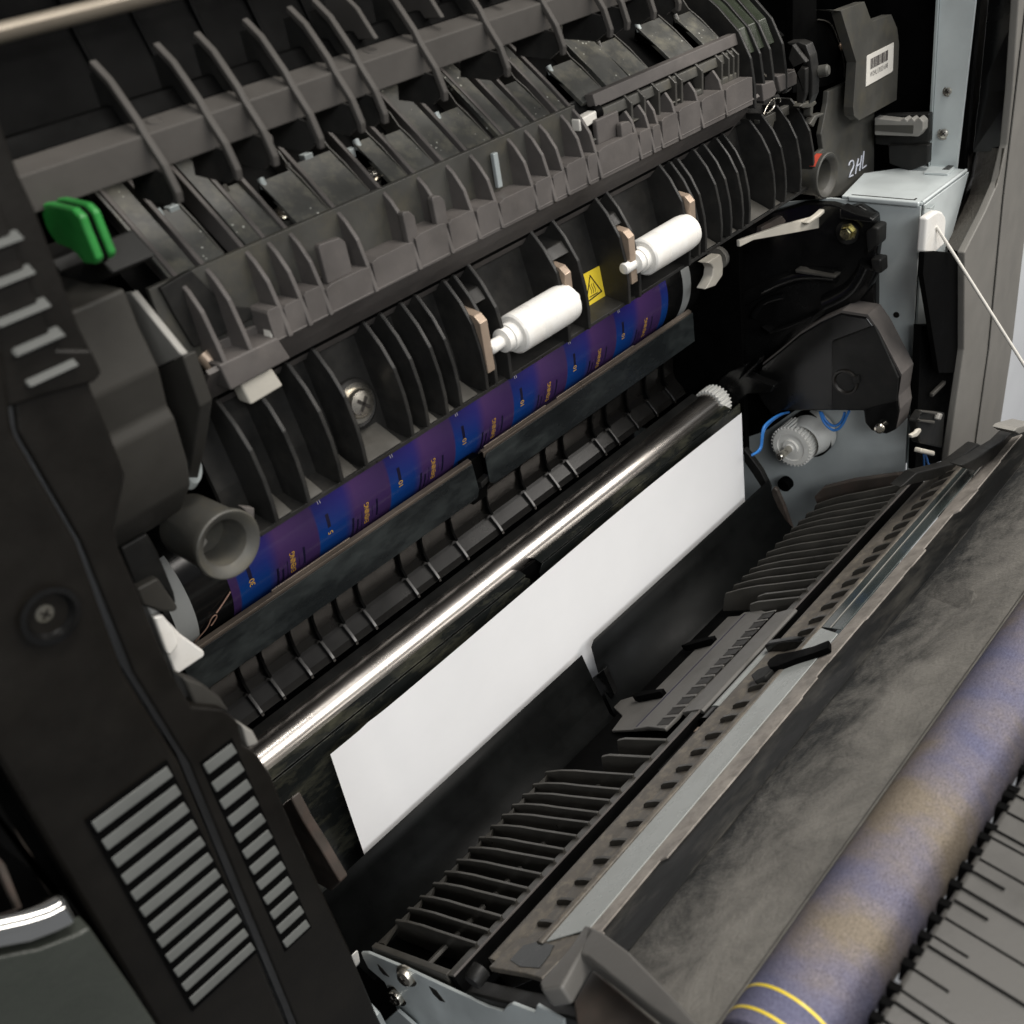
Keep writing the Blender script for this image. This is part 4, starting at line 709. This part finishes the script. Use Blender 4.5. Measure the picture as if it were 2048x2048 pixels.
# ------------------------------------------------------------------ left front cover, close to the lens
lc = thing('front_cover', (-235, -80, -20), 'satin black cover panel with two columns of vent louvres on the left', 'cover')
prism('inner_panel', [*[(-205.5, 257.9), (-205.5, 253.4), (-206.0, 243.8), (-205.6, 237.5), (-205.9, 225.5), (-206.3, 214.7), (-205.8, 208.3)], *[(-208.8, 203.1), (-208.8, 191.2), (-209.1, 182.1), (-215.7, 172.3), (-216.5, 168.2), (-216.5, 157.0), (-216.9, 143.3), (-216.8, 132.2)], *[(-215.9, 121.5), (-209.0, 114.8), (-206.9, 108.5), (-208.0, 101.5), (-205.6, 96.5), (-204.2, 87.2), (-204.0, 62.7), (-201.7, 8.9), (-200.4, -86.1), (-228.1, -42.5), (-225.1, 0.8), (-221.9, 107.2), (-224.8, 138.8)], *[(-223.2, 173.8), (-225.4, 200.6)], *[(-214.1, 238.7)]], 'y', -79, -72, M_panel, lc, 1.5)
prism('outer_panel', [*[(-219.1, 240.7), (-214.9, 239.9)], *[(-226.5, 201.9), (-224.4, 175.6)], *[(-227.1, 142.0), (-224.4, 111.3), (-228.2, 8.2), (-229.9, -36.0), (-258.5, 9.1), (-257.0, 47.7), (-257.2, 97.8), (-257.0, 140.8), (-257.6, 156.4)], *[(-246.1, 189.2)]], 'y', -81.4, -75, M_panel, lc, 1.5)
for k in range(12):
    t = k/11
    if k == 0:
        box('vent_shade_plate', -248.4, -227.2, -82.06, -81.5, 41.5, 115.2, M_deep, lc, 0); box('vent_shade_plate', -219.8, -210.0, -79.06, -78.5, 29.5, 106, M_deep, lc, 0)  # black plates laid on the panel paint the shade of the vent openings
    xl, xr = -247.6, -227.8; z = 112.4 - t*67.2; hz = 1.6 - 0.25*t
    prism('louvre', [(-81.6, z+hz), (-82.2, z+hz), (-83.3, z-hz+0.5), (-82.6, z-hz), (-81.6, z-hz)], 'x', xl, xr, M_slat, lc, 0.3)
    xl, xr = -219.2, -210.6; z = 103.2 - t*70.6
    prism('louvre', [(-78.6, z+hz), (-79.2, z+hz), (-80.3, z-hz+0.5), (-79.6, z-hz), (-78.6, z-hz)], 'x', xl, xr, M_slat, lc, 0.3)
for q in ([(-216.7, 235.4), (-210.6, 235.1)], [(-219.4, 229.3), (-211.0, 228.6)], [(-221.2, 222.3), (-210.7, 222.5)], [(-220.2, 216.7), (-210.6, 216.3)], [(-220.6, 216.4), (-210.4, 216.2)], [(-220.6, 210.1), (-210.3, 210.1)]):
    (xa, za), (xb, zb) = q; z = (za+zb)/2 - 0.6
    prism('louvre', [(-79.4, z+0.9), (-81.8, z-0.8), (-80, z-1.2), (-78, z-1.2)], 'x', xa, xb, M_slat, lc, 0.3)
prism('louvre_frame', [(-212.5, 212.7), (-206.3, 209.9), (-206.0, 204.7), (-208.1, 203.6), (-218.6, 205.5), (-228.7, 206.6), (-227.6, 213.6), (-214.6, 242.4), (-211.7, 241.5)], 'y', -80.2, -78.6, M_panel, lc, 1.0)
sc_ = [(-235.8, -82.0, 164.8)][0]
lathe('screw_well', [(1.0, 6.2), (1.2, 5.0), (-0.6, 4.2), (-2.4, 3.6), (-2.4, 0)], sc_, (0, -1, 0), M_gloss, lc, 36)
screw('cover_screw', (sc_[0]-0.5, sc_[1]+1.4, sc_[2]+0.4), (0, -1, 0), 2.2, lc, M_grey)
prism('edge_step', [(-214.1, 127.9), (-214.1, 117.8), (-206.8, 110.5), (-207.6, 115.9), (-210.2, 122.5)], 'y', -76, -70, M_handle, lc, 0.8)  # paler than the panel: these two steps paint its lit facets
prism('edge_step', [(-205.3, 104.9), (-206.1, 97.1), (-202.8, 96.0), (-203.1, 100.6)], 'y', -76, -70, M_handle_l, lc, 0.6)
wc = thing('white_latch', (-190, -30, 60), 'white plastic latch poking out behind the left cover edge', 'latch')
prism('latch_body', [(-199.9, 121.0), (-198.4, 119.2), (-197.3, 116.6), (-195.4, 110.6), (-194.4, 107.0), (-190.0, 97.4), (-190.4, 95.7), (-200.1, 95.8), (-200.4, 97.3)], 'y', -32, -24, M_white, wc, 1.2, seg=3)
prism('latch_arm', [(-200.6, 118.8), (-197.9, 118.1), (-196.8, 112.4), (-197.1, 106.5), (-200.6, 104.8), (-201.3, 106.3)], 'y', -35, -32, M_white, wc, 0.8)
tag(prism('grey_block', [(-202.1, 130.1), (-195.5, 129.6), (-193.5, 117.5), (-195.3, 117.3), (-198.2, 119.4), (-202.3, 124.5)], 'y', -36, -26, M_handle, None, 1.0), 'dark grey block above the white latch at the left', 'block')
(prism('sloping_arm', [(-200.6, 141.5), (-192.4, 141.4), (-191.7, 135.0), (-191.8, 120.9), (-192.5, 116.8), (-194.2, 123.4), (-201.3, 128.3)], 'y', -33, -24, M_black, fu, 1.0))
# chrome trimmed handle in the lower left corner
hd = thing('cover_handle', (-275, -90, 20), 'grey rounded handle with a bright chrome rim in the lower left corner', 'handle')
hbp = [(-284.0, 118.4), (-275.7, 112.3), (-269.9, 107.7), (-262.0, 103.8), (-260.3, 103.7), (-259.4, 80.9), (-258.8, 58.2), (-260.2, 27.4), (-298.3, 87.5)]
prism('grip', hbp, 'y', -97, -84, M_body, hd, 3.0, seg=4)
loft('chrome_rim', [(-281.9, -99.0, 126.7), (-273.4, -99.0, 121.5), (-269.1, -99.0, 118.4), (-265.3, -99.0, 116.4), (-261.7, -99.0, 115.3)], [(-284.7, -97.5, 119.2), (-275.8, -97.5, 114.6), (-270.7, -97.5, 110.5), (-266.0, -97.5, 108.2), (-261.7, -97.5, 106.6)], 4, M_chrome, hd, 1.5, True)
loft('chrome_rim_top', [(-281.3, -95.0, 124.3), (-273.0, -95.0, 118.4), (-269.3, -95.0, 116.3), (-265.6, -95.0, 114.7), (-261.9, -95.0, 113.8)], [(-281.9, -99.0, 126.7), (-273.4, -99.0, 121.5), (-269.1, -99.0, 118.4), (-265.3, -99.0, 116.4), (-261.7, -99.0, 115.3)], 2, M_chrome, hd, 0.8, True)
tag(prism('side_strip', [(-259.0, 183.9), (-259.5, 153.8), (-261.6, 149.1), (-262.2, 118.3), (-260.3, 109.1), (-258.2, 67.7), (-259.8, 69.8), (-261.7, 113.7), (-268.1, 142.5), (-266.1, 168.7)], 'y', -92, -88, M_deep, None, 0.8), 'black edge strip left of the louvred cover panel', 'trim')
sp_ = thing('outer_side_panel', (-320, -60, -100), 'black outer side panel with brown edge lines at the lower left', 'panel')
box('panel', -700, -250, -72, -62, -300, 150, M_deep, sp_, 1.0)
for q in ([(-262.0, 137.9), (-261.9, 135.6), (-261.3, 109.4), (-262.5, 109.5), (-263.0, 135.7)], [(-266.8, 128.7), (-266.5, 126.1), (-268.4, 112.0), (-269.4, 112.5), (-267.9, 126.5)]): prism('edge_line', q, 'y', -91, -88, M_brownb, sp_, 0.3)

# ------------------------------------------------------------------ open side door with ribs, rails, films and transfer roller
CA, SA = math.cos(math.radians(35)), math.sin(math.radians(35))
def dw(u, h): return (-88 - u*CA + h*SA, -29 + u*SA + h*CA)
def dprism(name, prof, x0, x1, mat, parent, bevel=0.25, **k): return prism(name, [dw(u, h) for u, h in prof], 'x', x0, x1, mat, parent, bevel, **k)
def dplate(name, outline, h0, h1, mat, parent, bevel=0.2):
    """plate lying on the door plane; outline in (x, u)"""
    n = len(outline); P = [(x, *dw(u, h)) for h in (h0, h1) for x, u in outline]
    return put(name, mesh(P, [tuple(range(n)), tuple(range(n, 2*n))] + [(i, (i+1) % n, n+(i+1) % n, n+i) for i in range(n)]), mat, parent, bevel)
dr = thing('side_door', (0, -60, -110), 'black open side door with ribbed paper path, smeared grey sheet and foam roller', 'door')
prism('base_plate', [(-30, -74), (-84, -46), (-92, -40), (-92, -44), (-60, -66), (-30, -84)], 'x', -176, 176, M_deep, dr, 0)
drp = [(-35.0, -61.5), (-36.0, -57.6), (-45, -51.2), (-55, -45.2), (-64, -40.6), (-86, -28.8), (-86, -44), (-60, -58), (-34, -70)]
d0 = prism('rib', drp, 'x', -0.58, 0.58, M_rail, dr, 0.2); d0.location.x = -162.6*MM
ribs_l = [-155.8, -149.2, -142.3, -135.3, -128.7, -121.7, -115.0, -107.9, -101.4, -94.5, -88.0, -81.1, -73.1]
ribs_r = [164, 154, 145, 137.5, 129.5, 121, 112, 103, 94.5, 87, 79, 71]
copies(d0, [x+162.6 for x in ribs_l + ribs_r], dr)
for x in (-61.5, -50.5, 62.5, 55.5):
    c = prism('short_rib', [(-60, -44), (-64, -40.8), (-86, -29.0), (-86, -44), (-60, -58)], 'x', x-0.75, x+0.75, M_rail, dr, 0.25)
al = [-174] + [-162.6] + ribs_l
for i in range(len(al)-1):
    a, b = al[i]+0.75, al[i+1]-0.75; zz = random.uniform(-0.4, 0.4)
    prism('cross_bar', [(-66.5, -45.6), (-68, -44.4), (-69, -45.2), (-68, -48)], 'x', a, b, M_rail, dr, 0.1)
    put('gusset', mesh([(a, -42, -54.6), (b, -37.5, -58), (a, -37, -58.5), (a, -42, -57), (b, -37.5, -60), (a, -37, -61)], [(0, 1, 2), (3, 4, 5), (0, 1, 4, 3), (1, 2, 5, 4), (2, 0, 3, 5)]), M_rail, dr)
prism('end_rib', [(-38, -56), (-85, -30.5), (-85, -52), (-36, -74)], 'x', -176.6, -174.2, M_rail, dr, 0.3)
dprism('rail', [(-4.6, -0.6), (-4.6, 0.0), (0.4, 0.0), (0.4, -0.6)], -176, 176, M_rail, dr, 0.15)
dprism('rail_edge', [(0.3, -0.5), (0.3, 0.35), (0.9, 0.35), (0.9, -0.5)], -176, 176, M_lip, dr, 0.15)
dprism('rail_wall', [(-4.4, -9), (-4.4, -0.7), (0.2, -0.7), (0.2, -9)], -176, 176, M_deep, dr, 0)
dprism('channel_floor', [(1.4, -14), (1.4, -12), (9, -12), (9, -14)], -176, 176, M_deep, dr, 0)
# toothed strip
dprism('toothed_strip', [(8.6, -14), (8.8, -1.0), (10.5, -0.8), (18, -2.2), (30.5, -1.4), (33, -1.2), (33, -6)], -166, 178, M_teeth, dr, 0.2)
tn = [dw(u, h) for u, h in ((17.6, -2.2), (18.8, -0.6), (21, 0.2), (26, 0.5), (30.4, 0.1), (30.4, -2))]
t0 = prism('tooth', tn, 'x', -0.65, 0.65, M_rail, dr, 0.15); t0.location.x = -148.5*MM
copies(t0, [10.05*k for k in range(1, 32) if not 12 <= k-0 <= 13 or True], dr)
dprism('inner_step', [(30.4, -3), (30.4, 0.9), (32.4, 1.3), (33.8, 0.9), (33.8, -3)], -158, 178, M_teeth, dr, 0.4)
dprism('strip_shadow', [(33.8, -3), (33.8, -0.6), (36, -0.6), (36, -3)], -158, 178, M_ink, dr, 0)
dplate('pale_strip', [(-157, 35.2), (-150, 50.8), (12, 48), (20, 34.2), (14, 33.6)], 0.2, 0.7, M_pale, dr, 0.15)
dplate('clear_strip', [(21, 33.8), (15, 47.8), (178, 46), (178, 32)], 0.1, 0.6, M_glass, dr, 0.15)
tube('clear_strip_edge', [(18, *dw(40.5, 0.8)), (176, *dw(38.5, 0.8))], 0.25, M_handle_l, dr)
# frayed strip with a torn outer edge
rnd = random.Random(5); top = []; x = 182
uu = 56.5
while x > -160:
    top.append((x, uu)); uu2 = 56.8 + rnd.uniform(-1.6, 1.8); x -= rnd.uniform(6, 34); top.append((x, uu + (uu2-uu)*0.15)); x -= rnd.uniform(0.3, 1.6); uu = uu2
dplate('frayed_strip', [(-160, 49.4), (182, 47.4)] + top, -0.5, 0.25, M_jag, dr, 0)
dplate('toner_film', [(-172, 53), (196, 52), (196, 72.5), (-172, 74.5)], -0.9, -0.35, M_film_t, dr, 0.1)
# grey sheet with a raised tab
dplate('grey_sheet', [(-176, 70), (230, 69), (230, 126), (-176, 126)], -2.6, -0.95, M_felt, dr, 0.4)
dprism('sheet_edge', [(124.5, -5), (124.5, -0.8), (126.6, -1.2), (127.6, -5)], -176, 230, M_rail, dr, 0.5)
tb = [(32.5, 77.3), (39.8, 79.7), (21.2, 105.6), (16.5, 104.7), (15.9, 100.1), (20.0, 94.4)]
def dq(p, h): return (p[0], *dw(p[1], h))
put('raised_tab', mesh([dq(tb[0], -0.9), dq(tb[1], 1.6), dq(tb[2], 1.4), dq(tb[3], -0.9), dq(tb[4], -0.9), dq(tb[5], -0.9), dq(tb[1], -0.95), dq(tb[2], -0.95)], [(0, 1, 5), (1, 5, 4), (1, 4, 2), (2, 4, 3), (0, 1, 6), (2, 3, 7), (1, 2, 7, 6), (0, 6, 7, 3, 4, 5)]), M_felt, dr, 0)
# foam transfer roller
ry, rz = dw(140.6, -6.0)
lathe('foam_roller', [(-176, 0), (-176, 10), (-175, 12.5), (205, 12.5)], (0, ry, rz), (1, 0, 0), M_foam, dr, 80)
for xx in (-165, -171.5): lathe('roller_ring', [(xx-0.35, 12.4), (xx-0.35, 12.6), (xx+0.35, 12.6), (xx+0.35, 12.4)], (0, ry, rz), (1, 0, 0), M_yellow, dr, 60)
lathe('roller_end', [(-190, 0), (-190, 6), (-178, 6), (-177, 11.5), (-176, 11.5)], (0, ry, rz), (1, 0, 0), M_brownb, dr, 48)
dprism('roller_bed', [(127, -26), (127, -7), (128.5, -14), (140, -22)], -176, 205, M_deep, dr, 0)
# outer comb and grooved guide
gy, gz = dw(163.2, -4)
gp = [(gy, gz), (gy-1, gz+0.6), (gy-50, gz-6), (gy-50, gz-9), (gy-8, gz-4), (gy, gz-8)]
prism('outer_guide', gp, 'x', -172, 205, M_guide, dr, 0.6)
cb = prism('comb_tooth', [(gy-1.2, gz+0.9), (gy+1.6, gz+0.8), (gy+1.8, gz-6), (gy-1.2, gz-4)], 'x', -1.0, 1.0, M_deep, dr, 0.1); cb.location.x = -160*MM
gvp = sheet_prof([(gy-1.2, gz+0.75), (gy-44, gz-5.0)], -0.4)
gv = prism('groove_rib', gvp, 'x', -0.27, 0.27, M_deep, dr, 0.1); gv.location.x = -160*MM
gs = prism('groove_rib', sheet_prof([(gy-1.2, gz+0.75), (gy-9, gz-0.3)], -0.4), 'x', -0.27, 0.27, M_deep, dr, 0.1); gs.location.x = -154.9*MM
copies(cb, [5.1*k for k in range(1, 50)], dr); copies(gv, [10.2*k for k in range(1, 25)], dr); copies(gs, [10.2*k for k in range(1, 25)], dr)
prism('guide_end_block', [(gy-30, gz-3), (gy-34, gz+9), (gy-44, gz+8), (gy-50, gz-8)], 'x', -176, -160, M_black, dr, 1.0)
# centre plate with the window row
dplate('under_plate', [(-4.9, -90.6), (-18.9, -66.0), (-30.7, -62.6), (-34.8, -19.7), (60.5, -46.4), (63.6, -59.1), (1.0, -59.8)], -4.5, -3.2, M_block, dr, 0.3)
cpl = dplate('centre_plate', [(-37.0, -37.8), (-36.8, -27.6), (-40.1, -13.2), (-32.7, -12.2), (48.9, -17.0), (54.0, -25.8), (56.7, -39.3), (53.3, -41.2)], -2.0, 0.0, M_block, dr, 0.5)
cr = dprism('centre_rail', [(-10.6, -2), (-10.6, 0.2), (-10, 0.5), (-1.0, 0.7), (1.6, 0.3), (2.4, -1.0), (1.4, -2)], -30, 46, M_block, dr, 0.8)
for k in range(12):
    x = -37 + 7.35*k; w = 4.6
    o = dplate('window', [(x, -21), (x+w, -21), (x+w-0.6, -12.6), (x-0.6, -12.6)], 0.04, 0.16, M_ink, cpl, 0)
    dplate('window_web', [(x+w, -21.4), (x+w+1.4, -21.4), (x+w+0.6, -12), (x+w-0.6, -12)], 0.0, 0.6, M_block, cpl, 0.3)
dplate('plate_slit', [(-36, -35.6), (54, -36.4), (54, -37.2), (-36, -36.6)], 0.03, 0.12, M_inkb, cpl, 0)
for s in ([(-7.5, -67.0), (-4.9, -61.5), (-6.3, -43.9), (-8.7, -44.5), (-9.4, -62.1)], [(34.6, -67.8), (37.8, -60.7), (37.3, -44.6), (34.5, -44.7), (33.2, -62.6)]):
    dplate('spring_arm', s, -3.0, 0.4, M_deep, dr, 0.3); 
lathe('pinch_roller', [(-26, 0), (-26, 6.2), (22, 6.2), (22, 0)], (0, *dw(5.2, -7.2)), (1, 0, 0), M_pale, dr, 40)
lathe('pinch_axle', [(-34, 0), (-34, 7.4), (-27, 7.4)], (0, *dw(5.0, -8.5)), (1, 0, 0), M_gloss, dr, 32)
put('copper_contact', prism_mesh([dw(u, h) for u, h in ((4.5, -4), (7.2, -4), (7.2, -2.4), (4.5, -2.4))], 'x', -41.5, -38.5), M_copper, dr)
prism('contact_bar', [dw(u, h) for u, h in ((3.5, -4), (6.2, -4), (6.2, -2.6), (3.5, -2.6))], 'x', -66, -41.6, M_gloss, dr, 0.2)
# black pawl that crosses the strips
dplate('pawl', [(-5.9, 23.5), (-3.0, 22.8), (0.2, 24.9), (-0.1, 35.1), (1.0, 44.7), (3.5, 50.4), (-2.9, 54.5), (-5.1, 49.3), (-7.2, 39.9), (-10.2, 32.3), (-10.1, 28.0)], 0.5, 3.0, M_deep, dr, 0.5)
dprism('pawl_pivot', [(9, -4), (9, 2.2), (11, 3), (24, 2.4), (30, 1.2), (30, -4)], 11, 14.5, M_gloss, dr, 0.6)
dplate('pawl_cap', [(-17.7, 24.8), (-11.9, 18.2), (-8.0, 19.1), (-6.3, 23.7), (-8.0, 29.3), (-15.0, 28.6)], -1, 2.2, M_black, dr, 0.6)
# left end: steel bracket, boss, hinge corner
db = thing('hinge_plate', (-178, -60, -120), 'grey steel hinge plate with two screws at the near end of the door', 'bracket')
prism('plate', [*[(-33.2, -61.0), (-38.8, -56.1), (-64.9, -42.7), (-108.2, -23.0)], *[(-115.8, -17.8), (-118.7, -12.2), (-121.7, -7.9), (-131.8, -2.5), (-133.6, 2.9), (-144.0, 5.6), (-143.8, 1.7), (-137.6, -28.8), (-84.1, -95.7)], *[(-49.4, -108.5), (-45.3, -86.9), (-44.5, -75.2), (-43.6, -70.1), (-34.3, -69.7), (-33.3, -64.6)]], 'x', -179.2, -178, M_steel, db, 0.3)
screw('screw', [(-180.4, -64.1, -46.5)][0], (-1, -0.2, 0.2), 3.3, db)
screw('screw', [(-180.4, -51.1, -71.3)][0], (-1, -0.2, 0.2), 3.3, db)
for s in ([(-43.9, -58.4), (-46.9, -59.0), (-49.4, -61.3), (-45.5, -63.2), (-43.8, -61.9)], [(-76.4, -41.8), (-80.3, -40.5), (-83.6, -44.0), (-80.6, -46.1), (-77.5, -45.0)]):
    prism('slot_hole', s, 'x', -179.45, -179.1, M_ink, db, 0)
prism('lower_bracket', [(-29.1, -90.6), (-37.0, -83.9), (-41.4, -85.9), (-42.8, -92.5), (-36.9, -118.9), (-23.3, -133.6), (-27.8, -107.7)], 'x', -186, -184, M_steel, db, 0.3)
prism('lower_bracket', [(-51.3, -77.6), (-61.4, -78.3), (-58.8, -100.4), (-20.8, -141.3), (-34.5, -103.2)], 'x', -182, -180.6, M_steel, db, 0.3)
tag(prism('white_clip', [(-24.3, -70.2), (-31.2, -60.6), (-39.3, -49.3), (-38.2, -54.4), (-37.0, -59.8), (-28.9, -71.9), (-24.6, -75.8)], 'x', -186, -182, M_white, None, 1.0), 'small white plastic clip beside the tip of the hinge plate', 'clip')
lathe('pivot_boss', [(0, 0), (0, 2.6), (1.2, 3.2), (5, 3.2)], [(-181.0, -106.6, -9.0)][0], (1, 0.1, 0.1), M_black, dr, 32)
dplate('toner_pocket', [(-166.0, 24.4), (-159.7, 24.6), (-157.1, 30.9), (-157.8, 40.1), (-161.5, 42.0), (-166.8, 42.5), (-167.7, 32.8)], 0.1, 0.35, M_film, dr, 0)
dplate('pocket_frame', [(-170.0, 15.6), (-156.9, 17.7), (-153.3, 42.6), (-150.6, 50.9), (-170.1, 47.3), (-169.5, 37.2)], -2.0, 0.1, M_teeth, dr, 0.4)
hc = thing('corner_bracket', (-175, -150, 10), 'dark grey angled corner bracket at the near edge of the door, out of focus', 'bracket')
ap = [(-165.2, 80.6), (-184.6, 81.3), (-179.5, 123.8)]
dplate('left_arm', [(-160.6, 72.8), (-161.6, 79.3), (-171.7, 81.9), (-182.2, 85.4), (-184.4, 78.5), (-182.4, 74.6), (-169.9, 74.9)], 8, 14, M_block, hc, 1.0)
dplate('right_arm', [(-160.5, 73.7), (-162.7, 83.8), (-167.6, 99.8), (-178.0, 126.4), (-185.1, 143.0), (-186.2, 137.2), (-182.8, 123.3), (-176.0, 100.4), (-171.6, 85.6), (-171.3, 81.9)], 8, 14, M_block, hc, 1.0)
dplate('inner_web', [(-168.3, 77.3), (-173.1, 93.7), (-180.6, 117.8), (-185.8, 133.6), (-192.9, 114.0), (-187.8, 91.2), (-179.9, 80.3), (-172.0, 78.4)], -6, 6, M_brownb, hc, 1.0)
lathe('blue_stud', [(0, 0), (0, 1.2), (1.5, 1.0), (1.5, 0)], [(-154.6, -120.0, -37.5)][0], (-0.5, -0.5, 0.6), M_blue, hc, 16)
prism('frame_end', [dw(u, h) for u, h in ((-2, -26), (-2, -8), (8, -4), (60, -3.4), (124, -3.4), (170, -14), (170, -26))], 'x', -178, -172, M_black, dr, 0.8)
hr = thing('hinge_end', (182, -120, -10), 'brown-black moulded end of the door at the far hinge', 'bracket')
prism('end_wall', [(-29.4, -60.5), (-34.9, -52.6), (-52.1, -42.7), (-77.4, -31.3), (-86.2, -29.4), (-83.7, -36.9), (-74.9, -41.8), (-52.4, -53.4), (-31.7, -66.6)], 'x', 174, 178, M_brownb, hr, 0.8)
prism('end_arm', [(110.6, 5.6), (127.8, 3.9), (171.5, -15.0), (204.1, -20.5), (216.8, -30.0), (213.5, -31.0), (181.9, -23.9), (145.6, -10.1)], 'y', -107, -101, M_black, hr, 0.8)
prism('end_arm', [(118.6, 19.4), (139.8, 12.7), (169.0, 5.0), (182.7, 3.9), (196.5, -4.2), (187.3, -4.6), (159.4, 0.1), (137.0, 6.4)], 'y', -130, -124, M_black, hr, 0.8)
prism('end_tip', [(151.0, 22.7), (155.4, 22.4), (177.8, 13.4), (179.0, 9.3), (159.1, 16.7)], 'y', -140, -130, M_handle_l, hr, 0.6)
